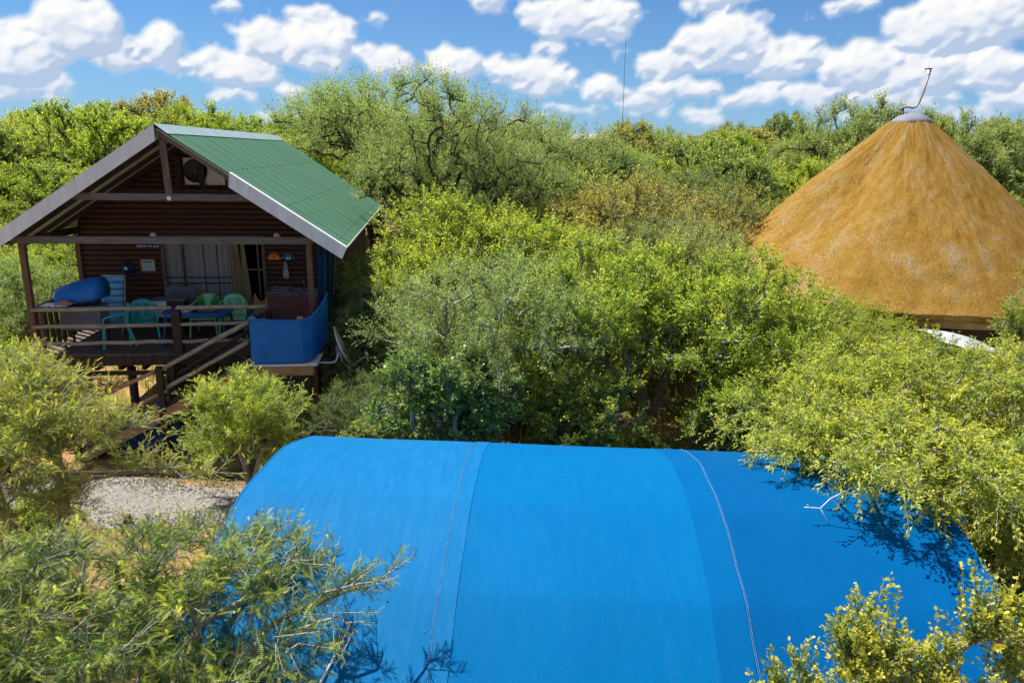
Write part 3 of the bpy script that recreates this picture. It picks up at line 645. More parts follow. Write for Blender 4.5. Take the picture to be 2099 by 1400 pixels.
# deck boards, joists, beams, stilts
bd = MB().box(-0.058, 0.058, 0, 2.56, 0, 0.028).mesh('deck_board', MT['deck'])
u = -2.88
k = 0
while u < 2.86:
    o = link('deck_board', bd, cabin); o.location = (u + 0.058, 0.14 + 0.012 * ((k * 7) % 3), FL - 0.028); u += 0.122; k += 1
for v in (0.22, 0.9, 1.6, 2.3): MB().box(-2.88, 2.80, v - 0.025, v + 0.025, FL - 0.20, FL - 0.032).build('joist', MT['dark'], cabin)
MB().box(-2.95, 2.88, 0.135, 0.165, FL - 0.23, FL - 0.034).build('deck_fascia', MT['dark'], cabin)
for i in range(12): MB().box(-2.7 + 0.47*i, -2.62 + 0.47*i, 0.25, 2.5, FL - 0.36, FL - 0.203).build('bearer', MT['dark'], cabin)
MB().box(-2.95, 2.88, 0.17, 0.22, FL - 0.45, FL - 0.363).build('edge_beam', MT['dark'], cabin)
for u in (-2.0, -1.1, 0.9, 2.75):
    for v in (0.45, 2.6, 5.5, 8.5, 11): MB().tube([(u, v, 0), (u, v, FL - 0.36)], 0.08, 10).build('stilt', MT['dark'], cabin)
# railings of gum poles
def pole(p, q, r, name='rail', mt='pole', wob=0.012):
    rr_ = random.Random(hash((round(p[0], 2), round(p[2], 2))) & 255); pts = []
    for i in range(7):
        t_ = i / 6; pts.append(tuple(p[k] + (q[k] - p[k]) * t_ + (rr_.uniform(-wob, wob) if 0 < i < 6 else 0) for k in range(3)))
    return MB().tube(pts, [r * rr_.uniform(0.9, 1.1) for _ in range(7)], 9).build(name, MT[mt], cabin, smooth=True)
for zz in (2.83, 2.47, 2.11):
    pole((-2.84, 0.27, zz), (-0.12, 0.27, zz + 0.03), 0.042); pole((0.0, 0.27, zz + 0.03), (1.80 if zz > 2.8 else 1.5, 0.27, zz + 0.04), 0.042)
pole((-2.86, 0.36, 2.83), (-2.86, 2.70, 2.83), 0.045)
for i in range(9): MB().box(-2.89, -2.83, 0.52 + 0.24*i, 0.58 + 0.24*i, FL, 2.79).build('baluster', MT['dark'], cabin)
MB().box(-2.7, -2.66, 0.24, 0.30, FL, 2.79).build('baluster', MT['brown_v'], cabin)
MB().box(1.78, 1.90, 0.18, 0.30, FL - 0.4, 2.80).build('rail_post', MT['dark'], cabin)
# front platform wrapped in blue cloth
b = MB(); b.box(1.60, 2.93, -0.72, 0.13, FL - 0.05, FL - 0.012); b.build('platform_deck', MT['barge'], cabin, bevel=0.006)
b = MB(); b.box(1.66, 2.84, -0.70, -0.655, FL - 0.245, FL - 0.053); b.build('platform_beam', MT['stringer'], cabin)
b = MB(); b.box(2.84, 2.885, -0.71, 0.13, FL - 0.25, FL - 0.053); b.build('platform_beam', MT['brown_v'], cabin)
b = MB(); b.box(1.66, 1.71, -0.65, 0.13, FL - 0.245, FL - 0.053); b.build('platform_beam', MT['dark'], cabin)
for u, v in ((2.72, -0.56), (1.75, -0.60)): MB().box(u - 0.055, u + 0.055, v - 0.055, v + 0.055, 0, FL - 0.25).build('stilt', MT['dark'], cabin)
MB().box(3.05, 3.19, 0.3, 0.44, 0, FL + 0.2).build('stilt', MT['dark'], cabin)
for u, v, zt in ((1.69, -0.60, 2.83), (2.60, -0.52, 2.82)): MB().tube([(u, v, FL - 0.01), (u, v, zt)], 0.062, 12).build('rail_post', MT['yellow'], cabin)
# wrap: outline path in plan, height varying
path_pts = [(1.62, 0.05), (1.62, -0.64), (1.66, -0.68), (2.0, -0.69), (2.5, -0.69), (2.66, -0.67), (2.82, -0.52), (2.93, -0.1), (2.985, 0.25), (3.0, 0.55)]
def resample(pts, n):
    pts = [Vector(p) for p in pts]; L = [0]
    for a, c in zip(pts, pts[1:]): L.append(L[-1] + (c - a).length)
    out = []
    for i in range(n):
        s = L[-1] * i / (n - 1); k = max(j for j in range(len(L)) if L[j] <= s + 1e-9); k = min(k, len(pts) - 2)
        out.append(pts[k].lerp(pts[k+1], (s - L[k]) / (L[k+1] - L[k])))
    return out, L[-1]
pp, pL = resample([(a, c, 0) for a, c in path_pts], 70)
P = []
for j in range(22):
    f = j / 21; row = []
    for i, p in enumerate(pp):
        s = i / 69; ztop = 2.80 + 0.015*math.sin(s*9) + (0.30 * max(0, (s - 0.55) / 0.45) ** 1.5); zbot = 1.93 + 0.10 * max(0, (s - 0.6) / 0.4) - 0.03*math.sin(s*5)
        zz = zbot + (ztop - zbot) * f; inn = Vector((0, 0, 0)); c_ = Vector((2.2, 0.1, 0)) - p; c_.normalize()
        sag = 0.035 * math.sin(PI * f) * (0.6 + 0.4*math.sin(s * 17)) + 0.012 * math.sin(s * 40 + f * 3) * max(0, s - 0.5) * 2
        q = p + c_ * sag; row.append((q.x, q.y, zz))
    P.append(row)
MB().grid(P).build('cloth_wrap', MT['tarp'], cabin, smooth=True, solid=0.004)
MB().tube([(p.x, p.y - 0.004, 2.80 + 0.015*math.sin(i/69*9) + (0.30 * max(0, (i/69 - 0.55) / 0.45) ** 1.5)) for i, p in enumerate(pp)], 0.018, 6).build('cloth_hem', MT['tarp'], cabin, smooth=True)
# green netting wall at the side of the deck, with timber on top
MB().box(2.955, 2.985, 0.6, 2.66, FL - 0.1, 2.88).build('side_screen', MT['greenwall'], cabin)
MB().box(2.80, 3.02, 1.25, 1.55, 2.89, 2.91).build('screen_cap', MT['barge'], cabin)
# hanging blue cloth beside the right post
pleat(2.80, 3.02, 0.62, 2.55, 4.22, 0.03, 9, -0.1, 'hanging_cloth', mat('dark blue hanging cloth', (0.004, 0.045, 0.12), (0.003, 0.03, 0.09), 4))
pleat(2.86, 3.16, 1.1, 2.85, 4.18, 0.03, 9, -0.1, 'hanging_cloth', mat('teal cloth', (0.005, 0.045, 0.06), (0.004, 0.03, 0.045), 4))
# right side window
MB().box(2.95, 2.975, 3.9, 5.2, 3.0, 3.85).build('side_window', MT['black'], cabin)
# stairs down to the left in front of the deck
A0 = Vector((1.60, -0.28, FL - 0.06)); A1 = Vector((-1.75, -0.45, 0.05))
for dv_ in (-0.40, 0.32):
    p = A0 + Vector((0, dv_, -0.05)); q = A1 + Vector((0, dv_, -0.02))
    MB().bar(p, q, 0.05, 0.20).build('stair_stringer', MT['stringer'] if dv_ < 0 else MT['dark'], cabin)
for i in range(10):
    t_ = (i + 0.6) / 10.2; c_ = A0.lerp(A1, t_); MB().box(c_.x - 0.13, c_.x + 0.13, c_.y - 0.37, c_.y + 0.29, c_.z + 0.02, c_.z + 0.055).build('stair_tread', MT['deck'], cabin)
pole((1.64, -0.72, 2.77), (-0.06, -0.74, 1.84), 0.045, 'handrail'); pole((-0.08, -0.74, 1.86), (-1.9, -0.76, 0.98), 0.042, 'handrail', 'stringer')
pole((1.82, 0.10, 2.78), (-0.10, 0.04, 1.80), 0.045, 'handrail', 'dark')
pole((1.60, -0.70, 2.36), (0.0, -0.74, 1.46), 0.042, 'handrail', 'pole'); pole((1.50, 0.06, 2.42), (0.0, 0.0, 1.52), 0.045, 'handrail', 'dark')
pole((0.0, -0.74, 1.40), (-1.7, -0.76, 0.55), 0.04, 'handrail', 'stringer')
MB().box(-0.17, -0.05, -0.81, -0.70, 0, 1.90).build('stair_post', MT['dark'], cabin); MB().box(-1.86, -1.75, -0.82, -0.71, 0, 1.05).build('stair_post', MT['brown_v'], cabin)
MB().box(-0.2, -0.1, 0.02, 0.12, 0, 1.85).build('stair_post', MT['dark'], cabin)

# ------------------------------------------------------------------ things on the cabin
# air conditioner
t = thing('air_conditioner', 'white air conditioner unit with round black fan grille under the gable', 'air conditioner', 0.13, 2.45, 5.24)
MB().box(-0.43, 0.45, 0.0, 0.28, 0, 0.60).build('casing', MT['white'], t, bevel=0.015)
b = MB(); b.lathe([(0.0, 0.0), (0.25, 0.0), (0.26, 0.012), (0.26, 0.03)], 36); o = b.build('fan_grille', MT['black'], t, True); o.rotation_euler = (PI/2, 0, 0); o.location = (-0.17, -0.012, 0.31)
b = MB(); b.lathe([(0.0, 0.02), (0.035, 0.02), (0.035, 0)], 12); o = b.build('fan_hub', MT['greybox'], t, True); o.rotation_euler = (PI/2, 0, 0); o.location = (-0.17, -0.014, 0.31)
for k in range(6): MB().box(0.14, 0.42, -0.008, -0.002, 0.08 + 0.075*k, 0.095 + 0.075*k).build('vent_slat', MT['barge'], t)
for k in range(2): MB().box(-0.35 + 0.6*k, -0.30 + 0.6*k, 0.02, 0.30, -0.04, -0.002).build('bracket', MT['dark'], t)
# bulkhead lamps
for i, (u, lb) in enumerate(((-1.20, 'round white wall lamp above the sign, just over the front beam'), (1.60, 'round white wall lamp above the orange wall plaque'))):
    t = thing('wall_lamp', lb, 'lamp', u, WV - 0.05, 4.06, group='round lamps on the cabin front')
    b = MB(); b.lathe([(0.001, 0.07), (0.04, 0.06), (0.07, 0.03), (0.08, 0.0)], 20); o = b.build('lamp_shade', MT['white'], t, True); o.rotation_euler = (PI/2, 0, 0); o.location = (0, -0.02, 0)
    b = MB(); b.lathe([(0.09, 0.0), (0.092, 0.02), (0.0, 0.021)], 20); o = b.build('lamp_base', MT['greybox'], t, True); o.rotation_euler = (-PI/2, 0, 0)
# sign with white writing
t = thing('sign', 'dark blue sign board with white lettering left of the door', 'sign', -1.36, WV - 0.06, 3.82)
brd = MB().box(-0.21, 0.21, 0.0, 0.015, -0.065, 0.065).build('board', mat('sign blue', (0.01, 0.02, 0.12), (0.01, 0.02, 0.10), 5), t)
cu = bpy.data.curves.new('lettering', 'FONT'); cu.body = "Upsala on pad"; cu.size = 0.088; cu.align_x = 'CENTER'; cu.extrude = 0.002; cu.shear = 0.2
oc = bpy.data.objects.new('lettering_curve', cu); COL.objects.link(oc); bpy.context.view_layer.update()
me_ = bpy.data.meshes.new_from_object(oc.evaluated_get(bpy.context.evaluated_depsgraph_get())); bpy.data.objects.remove(oc); me_.materials.clear(); me_.materials.append(MT['white'])
o = link('lettering', me_, brd); o.rotation_euler = (PI/2, 0, 0); o.location = (0, -0.004, -0.03)
# blue cap hanging
t = thing('cap', 'dark blue cap with a white badge hanging on the log wall', 'cap', -1.86, WV - 0.05, 3.30)
b = MB(); b.lathe([(0.001, 0.11), (0.06, 0.10), (0.105, 0.06), (0.125, 0.0)], 20); o = b.build('crown', mat('navy cloth', (0.008, 0.045, 0.13), (0.006, 0.03, 0.09), 6), t, True); o.rotation_euler = (PI/2, 0, 0)
b = MB(); b.prism([(-0.03, -0.03), (0.03, -0.03), (0.04, 0.03), (-0.03, 0.04)], 1, -0.118, -0.110); b.build('badge', MT['white'], t)
b = MB(); b.lathe([(0.105, 0.0), (0.20, -0.01), (0.20, 0.0), (0.105, 0.012)], 24); o = b.build('brim', mat('navy brim', (0.01, 0.03, 0.07), (0.008, 0.02, 0.05), 6), t, True); o.rotation_euler = (PI/2, 0, 0); o.scale = (0.8, 0.95, 1); o.location = (0, 0, -0.03)
# framed notice
t = thing('picture_frame', 'framed notice with brown wooden frame on the log wall', 'picture', -1.39, WV - 0.06, 3.36)
b = MB()
for x0, x1, z0, z1 in ((-0.17, 0.17, 0.12, 0.15), (-0.17, 0.17, -0.15, -0.12), (-0.17, -0.14, -0.12, 0.12), (0.14, 0.17, -0.12, 0.12)): b.box(x0, x1, -0.012, 0.012, z0, z1)
b.build('frame', mat('oak', (0.34, 0.18, 0.07), (0.22, 0.11, 0.04), 8), t)
sh_ = MB().box(-0.14, 0.14, -0.003, 0.010, -0.12, 0.12).build('sheet', mat('paper', (0.55, 0.60, 0.58), (0.40, 0.47, 0.46), 12, (1, 1, 1), 0.6), t)
for k in range(6): MB().box(-0.12, 0.12 - 0.03*(k % 3), -0.006, -0.0045, 0.02 - 0.024*k, 0.027 - 0.024*k).build('text_line', MT['greybox'], sh_)
MB().box(-0.12, 0.11, -0.006, -0.0045, 0.06, 0.095).build('picture_strip', mat('strip', (0.06, 0.16, 0.10), (0.05, 0.07, 0.14), 30), sh_)
# two half round plaques
def plaque(u, lb, top, mid, fig, figname):
    t = thing('wall_plaque', lb, 'plaque', u, WV - 0.055, 3.50, group='painted half round plaques')
    def half(r, z0, n=18): return [(r*1.05*math.cos(PI*i/n), z0 + r*math.sin(PI*i/n)) for i in range(n+1)]
    bo_ = MB().prism(half(0.155, 0.0), 1, -0.012, 0.012).build('board', top, t)
    MB().prism(half(0.105, 0.002), 1, -0.018, -0.013).build('painted_centre', mid, bo_)
    b = MB()
    if figname == 'tree': b.prism([(-0.006, 0), (0.006, 0), (0.05, 0.08), (0.004, 0.06), (-0.05, 0.08)], 1, -0.022, -0.019); b.prism([(-0.075, 0.07), (0.07, 0.07), (0.05, 0.095), (-0.05, 0.095)], 1, -0.0225, -0.0195)
    else:
        b.prism([(-0.055, 0.01), (-0.012, 0.0), (-0.01, 0.06), (-0.035, 0.075)], 1, -0.022, -0.019); b.prism([(0.055, 0.01), (0.012, 0.0), (0.01, 0.06), (0.035, 0.075)], 1, -0.022, -0.019)
    b.build('painted_figure', fig, bo_)
    for k in (-1, 0, 1): MB().tube([(k*0.08, 0, -0.002), (k*0.08, -0.04, -0.02)], 0.006, 6).build('hook', MT['black'], bo_)
plaque(1.50, 'half round wall plaque painted orange and yellow with a tree', mat('plaque red', (0.60, 0.13, 0.03), (0.50, 0.10, 0.02), 9), mat('plaque yellow', (0.75, 0.42, 0.05), (0.65, 0.24, 0.04), 9), MT['red'], 'tree')
plaque(1.83, 'half round wall plaque painted blue with white figures', mat('plaque blue', (0.02, 0.15, 0.32), (0.02, 0.10, 0.24), 9), mat('plaque deep blue', (0.01, 0.07, 0.16), (0.02, 0.12, 0.22), 9), MT['white'], 'bird')
# checked tea towel
MT['check'] = mat('checked cloth', (0.62, 0.62, 0.66), (0.12, 0.13, 0.20), 30, (1, 1, 1), 0.9, 0.1, sharp=0.1)
b = MB(); P = []
for j in range(14):
    f = j / 13; w = 0.02 + 0.055 * f ** 0.7 if f < 0.8 else 0.075 - 0.2 * (f - 0.8)
    P.append([(-w + 2*w*i/8, 0.014*math.sin(i*2.2 + j*0.4), -0.42*f) for i in range(9)])
b.grid(P); o = b.build('tea_towel', MT['check'], smooth=True, solid=0.006); o.location = HP(1.76, WV - 0.09, 3.46); o.rotation_euler = (0, 0, YAW); tag(o, 'white and navy checked tea towel hanging below the plaques', 'towel')

# kitchen counter
t = thing('kitchen_counter', 'maroon kitchen counter with sink standing against the log wall', 'counter', 2.1, 2.35, FL)
MB().box(-0.68, 0.80, -0.28, 0.30, 0.0, 0.90).build('cabinet', MT['counter'], t)
wt_ = MB().box(-0.72, 0.86, -0.32, 0.34, 0.902, 0.94).build('worktop', MT['greybox'], t, bevel=0.006)
b = MB()
for u0 in (-0.12, 0.34):
    P = [[(u0 + a*0.2, -0.14 + c*0.16, 0.944 - 0.10*(1 if abs(a) < 0.9 and abs(c) < 0.9 else 0)) for a in (-1, -0.85, -0.8, 0.8, 0.85, 1)] for c in (-1, -0.85, -0.8, 0.8, 0.85, 1)]
    b.grid(P)
b.build('sink', MT['steel'], wt_)
MB().tube([(0.11, 0.14, 0.94), (0.11, 0.14, 1.10), (0.11, 0.10, 1.15), (0.11, 0.02, 1.14)], 0.013, 8).build('tap', MT['steel'], wt_, True)
t = thing('dish_rack', 'flat grey dish tray lying at the left end of the counter', 'dish rack', 1.72, 2.30, FL + 0.942)
tr_ = MB().box(-0.22, 0.20, -0.2, 0.2, 0, 0.02).build('tray', MT['greybox'], t)
for k in range(8): MB().tube([(-0.18 + 0.05*k, -0.16, 0.02), (-0.18 + 0.05*k, -0.16, 0.07), (-0.18 + 0.05*k, 0.16, 0.07), (-0.18 + 0.05*k, 0.16, 0.02)], 0.004, 5).build('wire', MT['steel'], tr_)
for i, (u, col, lb, h) in enumerate(((2.74, (0.7, 0.75, 0.8), 'tall white and blue bottle at the right end of the counter', 0.26), (2.86, (0.75, 0.45, 0.35), 'short pink bottle at the far right end of the counter', 0.15))):
    t = thing('bottle', lb, 'bottle', u, 2.2, FL + 0.942)
    b = MB(); b.lathe([(0.0, 0), (0.04, 0), (0.042, h*0.6), (0.018, h*0.75), (0.016, h*0.9)], 14); b.build('body', mat('bottle %d' % i, col, col, 4, rough=0.3), t, True)
    b = MB(); b.lathe([(0.02, h*0.88), (0.02, h), (0, h)], 12); b.build('cap', mat('bottle cap %d' % i, (0.5, 0.15, 0.03), (0.4, 0.1, 0.02), 4), t)
# yellow notched board in the doorway
b = MB(); b.prism([(-0.19, 0), (0.19, 0), (0.17, 0.62), (0.13, 0.80), (0.10, 0.70), (0.02, 0.62), (-0.05, 0.66), (-0.14, 0.84), (-0.17, 0.72)], 1, -0.03, 0.03)
o = b.build('body_board', MT['yellow'], bevel=0.01); o.location = HP(1.18, 2.45, FL); o.rotation_euler = (-0.12, 0, YAW); tag(o, 'yellow board with two pointed ends leaning in the open doorway', 'board')

# blue table with things on it
t = thing('table', 'blue oblong plastic table on the deck behind the railing', 'table', 0.14, 1.15, FL)
P = []
b = MB(); out = []
for i in range(40):
    a = 2*PI*i/40; ca, sa = math.cos(a), math.sin(a); out.append((0.72*math.copysign(abs(ca)**0.55, ca), 0.44*math.copysign(abs(sa)**0.55, sa)))
b.prism(out, 2, 0.68, 0.715); b.build('table_top', MT['tblue'], t)
b = MB(); b.prism([(x*0.94, y*0.93) for x, y in out], 2, 0.63, 0.678); b.build('apron', MT['tblue'], t)
for sx in (-1, 1):
    for sy in (-1, 1): MB().bar((sx*0.58, sy*0.33, 0.63), (sx*0.66, sy*0.39, 0), 0.05, 0.05, (0, 1, 0)).build('leg', MT['tarpdk'], t)
def chair(name, lb, u, v, rz, mt, w=FL, group='plastic garden chairs on the deck', world=None):
    t = thing(name, lb, 'chair', u, v, w, rz, group); t.scale = (1.08, 1.08, 1.08)
    if world: t.location = world; t.rotation_euler = (0, 0, rz)
    # chair faces -y; back at +y
    P = []; n = 25; m_ = 27; mask = []
    for j in range(m_):
        f = j / (m_ - 1); hw = 0.225 * (1 - 0.10 * f) * (math.sqrt(max(0, 1 - max(0, (f - 0.62) / 0.38) ** 2.2)) if f > 0.62 else 1) + 0.012
        P.append([((-1 + 2*i/(n-1)) * hw, 0.20 + 0.10*f - 0.05*(1 - (-1 + 2*i/(n-1))**2) * 0.6, 0.42 + 0.42*f) for i in range(n)])
    b = MB(); vs = [p for row in P for p in row]; fs = []
    for j in range(m_-1):
        for i in range(n-1):
            x = -1 + 2*(i + 0.5)/(n-1); f = (j + 0.5)/(m_-1); cut = False
            if 0.12 < f < 0.80 and abs(x) < 0.66:
                ff = (f - 0.42*abs(x)) ; cut = (ff * 9.0) % 1.0 < 0.34 and abs(x) > 0.10
            if not cut: fs.append((j*n+i, j*n+i+1, (j+1)*n+i+1, (j+1)*n+i))
    b.add(vs, fs); b.build('backrest', mt, t, True, solid=0.012)
    b = MB(); b.grid([[(x*(0.24 - 0.02*(k_ / 6)), -0.24 + 0.46*k_/6, 0.43 - 0.02*math.sin(PI*k_/6) + 0.006*abs(x)) for x in (-1, -0.6, 0, 0.6, 1)] for k_ in range(7)]); b.build('seat', mt, t, True, solid=0.015)
    MB().box(-0.235, 0.235, -0.245, -0.23, 0.375, 0.43).build('front_lip', mt, t)
    for sx in (-1, 1):
        b = MB(); b.tube([(sx*0.235, 0.27, 0.70), (sx*0.275, 0.14, 0.655), (sx*0.285, -0.08, 0.645), (sx*0.275, -0.20, 0.61), (sx*0.255, -0.23, 0.43)], 0.019, 7); b.build('armrest', mt, t, True)
        MB().bar((sx*0.245, -0.215, 0.42), (sx*0.275, -0.25, 0), 0.035, 0.05, (0, 1, 0)).build('leg', mt, t); MB().bar((sx*0.225, 0.20, 0.44), (sx*0.26, 0.33, 0), 0.035, 0.05, (0, 1, 0)).build('leg', mt, t)
    return t
chair('garden_chair', 'teal plastic chair turned sideways beside the blue covered barrel', -1.55, 0.95, -1.1, MT['teal'])
chair('garden_chair', 'teal plastic chair seen from behind at left end of blue table', -1.05, 1.20, 0.35 + PI*0, MT['teal'])
chair('garden_chair', 'pale green plastic chair behind right end of the blue table', 0.72, 1.75, 0.12, MT['lime'])
chair('garden_chair', 'pale green plastic chair tucked behind middle of the blue table', 0.10, 1.80, 0.0, MT['lime'])
# green cloth over the middle chair
b = MB(); b.grid([[(-0.27 + 0.54*i/8, 0.29 - 0.06*abs(j-3)/3 + 0.006*math.sin(i*2), 0.84 - 0.07*abs(j - 3)**1.0) for i in range(9)] for j in range(7)])
o = b.build('cloth', mat('bright green cloth', (0.10, 0.42, 0.09), (0.08, 0.34, 0.07), 5), smooth=True, solid=0.008); o.location = HP(0.10, 1.80, FL + 0.02); o.rotation_euler = (0, 0, YAW); tag(o, 'bright green cloth draped over the back of the middle chair', 'cloth')
# table top things
tz = FL + 0.717
def place(o, u, v, w, rz=0): o.location = HP(u, v, w); o.rotation_euler = (0, 0, YAW + rz); return o
t = thing('crate', 'speckled grey plastic crate at left end of the blue table', 'crate', -0.12, 1.02, tz)
b = MB(); b.box(-0.15, 0.15, -0.1, 0.1, 0, 0.015); b.box(-0.15, -0.135, -0.1, 0.1, 0.0151, 0.10); b.box(0.135, 0.15, -0.1, 0.1, 0.0151, 0.10); b.box(-0.1345, 0.1345, -0.1, -0.085, 0.0151, 0.10); b.box(-0.1345, 0.1345, 0.085, 0.1, 0.0151, 0.10)
b.build('box', MT['check'], t)
MB().box(-0.13, 0.13, -0.08, 0.08, 0.0155, 0.07).build('content', MT['greybox'], t)
b = MB(); b.lathe([(0, 0), (0.055, 0), (0.06, 0.09), (0.05, 0.10), (0.03, 0.05), (0, 0.03)], 16); o = b.build('mug', MT['black'], smooth=True); place(o, 0.12, 1.0, tz); tag(o, 'small black mug on the blue table next to the crate', 'mug')
b = MB(); b.lathe([(0, 0), (0.13, 0), (0.15, 0.05), (0.14, 0.055), (0.0, 0.02)], 24); o = b.build('tray', mat('dark tray', (0.05, 0.045, 0.05), (0.25, 0.24, 0.26), 14), smooth=True); place(o, 0.38, 1.02, tz); o.scale = (1.6, 1, 1); tag(o, 'dark oval tray of crockery in the middle of the blue table', 'tray')
# grey upholstered chair / cooler behind the table
t = thing('cooler_box', 'grey and white cooler box on a stand left of the blue table', 'cooler box', -0.98, 1.95, FL)
MB().box(-0.05, 0.25, -0.18, 0.18, 0.42, 0.80).build('body', MT['white'], t, bevel=0.02); MB().box(-0.07, 0.65, -0.20, 0.20, 0.803, 0.84).build('lid', MT['greybox'], t)
MB().box(0.255, 0.62, -0.17, 0.17, 0.42, 0.80).build('side_bin', MT['black'], t); MB().box(-0.05, 0.62, -0.17, 0.17, 0.0, 0.415).build('stand', MT['dark'], t)
o = MB().box(-0.35, 0.35, -0.03, 0.03, 0, 0.2).build('bench_back', MT['greybox'], bevel=0.01); place(o, -0.62, 2.45, FL + 0.80); o.location.z = FL; o.scale = (1, 1, 5.0); tag(o, 'low grey upright panel standing against the curtains', 'panel')
# blue bucket and odds in the doorway
b = MB(); b.lathe([(0, 0), (0.11, 0), (0.14, 0.2), (0.125, 0.2), (0.1, 0.02), (0, 0.02)], 18); o = b.build('bucket', mat('cyan', (0.02, 0.38, 0.62), (0.02, 0.30, 0.5), 4), smooth=True); place(o, 1.28, 1.5, FL + 0.28); tag(o, 'light blue bucket on the low table below the yellow board', 'bucket')
t = thing('low_table', 'low wooden side table near the doorway', 'table', 1.2, 1.5, FL)
MB().box(-0.32, 0.32, -0.2, 0.2, 0.24, 0.278).build('table_top', MT['grey_h'], t)
for sx in (-1, 1):
    for sy in (-1, 1): MB().box(sx*0.28-0.02, sx*0.28+0.02, sy*0.16-0.02, sy*0.16+0.02, 0, 0.238).build('leg', MT['dark'], t)
b = MB(); b.lathe([(0, 0), (0.035, 0), (0.04, 0.09), (0, 0.1)], 12); o = b.build('tin', MT['red']); place(o, 1.0, 1.45, FL + 0.28); tag(o, 'small red tin on the low table near the doorway', 'tin')
# blue covered barrel braai on its stand
t = thing('barrel_grill', 'barrel grill under a blue cover at the left corner of the deck', 'grill', -2.14, 0.95, FL)
P = []
for j in range(15):
    f = j / 14; x = -0.44 + 0.88 * f; r = 0.29 * (1 - 0.10 * abs(2*f - 1) ** 3) + 0.09 * f
    P.append([(x, -r * 1.0 * math.cos(a), 1.02 + 0.24*f*0.6 + r * math.sin(a) * (0.95)) for a in np.linspace(-0.35, PI + 0.35, 19)])
b = MB(); b.grid(P); e0 = len(b.v)
b.add([p for p in P[0]], [tuple(range(19))]); b.add([p for p in P[-1]], [tuple(range(19))[::-1]])
b.build('cover', MT['tarp'], t, True, solid=0.006)
MB().box(-0.40, 0.42, -0.22, 0.25, 0.38, 0.90).build('firebox', MT['greybox'], t, bevel=0.02)
for sx in (-1, 1):
    for sy in (-1, 1): MB().box(sx*0.36-0.02, sx*0.36+0.02, sy*0.2-0.02, sy*0.2+0.02, 0, 0.379).build('leg', MT['black'], t)
MB().box(-0.55, -0.05, -0.62, -0.32, 0.985, 1.0).build('side_shelf', MT['barge'], t)
b = MB(); b.grid([[( -0.32 + 0.34*i/10 + 0.01*math.sin(j), -0.55 + 0.18*j/6, 1.005 + 0.075*math.sin(PI*i/10)*math.sin(PI*j/6) + 0.012*math.sin(i*1.9+j)) for i in range(11)] for j in range(7)])
o = b.build('folded_cloth', MT['meat'], smooth=True, solid=0.01); o.location = HP(-2.14, 0.95, FL); o.rotation_euler = (0, 0, YAW); tag(o, 'crumpled salmon red cloth on the shelf by the blue barrel', 'cloth')
# padded recliner
MT['stripe'] = mat('blue white cushion', (0.30, 0.62, 0.82), (0.02, 0.24, 0.58), 2.4, (0.6, 0.6, 4), 0.8, 0.2)
t = thing('recliner', 'recliner with blue and white padded cushion against the log wall', 'recliner', -2.05, 2.1, FL)
b = MB()
for j in range(6):
    z0 = 0.38 + 0.15 * j; y0 = 0.02 + 0.035 * j
    b2 = MB(); b2.box(-0.235, 0.235, y0, y0 + 0.07, z0, z0 + 0.142); b2.build('cushion_roll', MT['stripe'], t, bevel=0.03)
b = MB()
for sx in (-1, 1): b.tube([(sx*0.25, 0.27, 1.28), (sx*0.25, 0.06, 0.36), (sx*0.25, -0.30, 0.33)], 0.012, 6); b.tube([(sx*0.25, 0.12, 0.62), (sx*0.25, -0.22, 0.0)], 0.012, 6); b.tube([(sx*0.25, -0.26, 0.34), (sx*0.25, 0.24, 0.0)], 0.012, 6)
b.tube([(-0.25, 0.27, 1.28), (0.25, 0.27, 1.28)], 0.012, 6); b.build('frame', MT['white'], t, True)
MB().box(-0.235, 0.235, -0.34, 0.02, 0.33, 0.39).build('seat_cushion', MT['stripe'], t, bevel=0.025)
# satellite dish
t = thing('satellite_dish', 'grey satellite dish on a curved arm at the platform corner', 'satellite dish', 2.90, -0.45, 1.84)
MB().tube([(0.0, 0, 0), (0.28, 0, 0.0), (0.36, 0, 0.03), (0.40, 0, 0.12), (0.41, 0, 0.26)], 0.022, 8).build('mount_pipe', MT['dish'], t, True)
MB().box(0.37, 0.46, -0.06, 0.06, 0.24, 0.36).build('bracket', MT['greybox'], t, bevel=0.01)
b = MB(); pr = [(0.001, 0.0)] + [(0.40*i/9, 0.075*(i/9)**2) for i in range(1, 10)] + [(0.412, 0.078), (0.412, 0.070)]
b.lathe(pr, 40); o = b.build('reflector', MT['dish'], t, True, solid=0.006)
nrmv = Vector((0.86, 0.10, 0.34)).normalized(); o.rotation_euler = nrmv.to_track_quat('Z', 'Y').to_euler(); o.location = (0.43, 0, 0.34); o.scale = (0.95, 1, 1)
MB().tube([(0.44, 0, 0.24), (0.50, 0, 0.0), (0.60, 0, -0.10), (0.66, 0, -0.08), (1.0, 0.02, 0.15)], 0.013, 6).build('feed_arm', MT['dish'], t, True)
MB().tube([(0.98, 0.02, 0.13), (1.0, 0.02, 0.17), (0.96, 0.02, 0.21)], 0.03, 10).build('receiver', MT['white'], t, True)
MB().tube([(1.0, 0.03, 0.16), (1.0, 0.03, 0.06), (0.90, 0.03, -0.06), (0.76, 0.03, -0.12), (0.58, 0.03, -0.12)], 0.006, 5).build('cable', MT['black'], t, True)
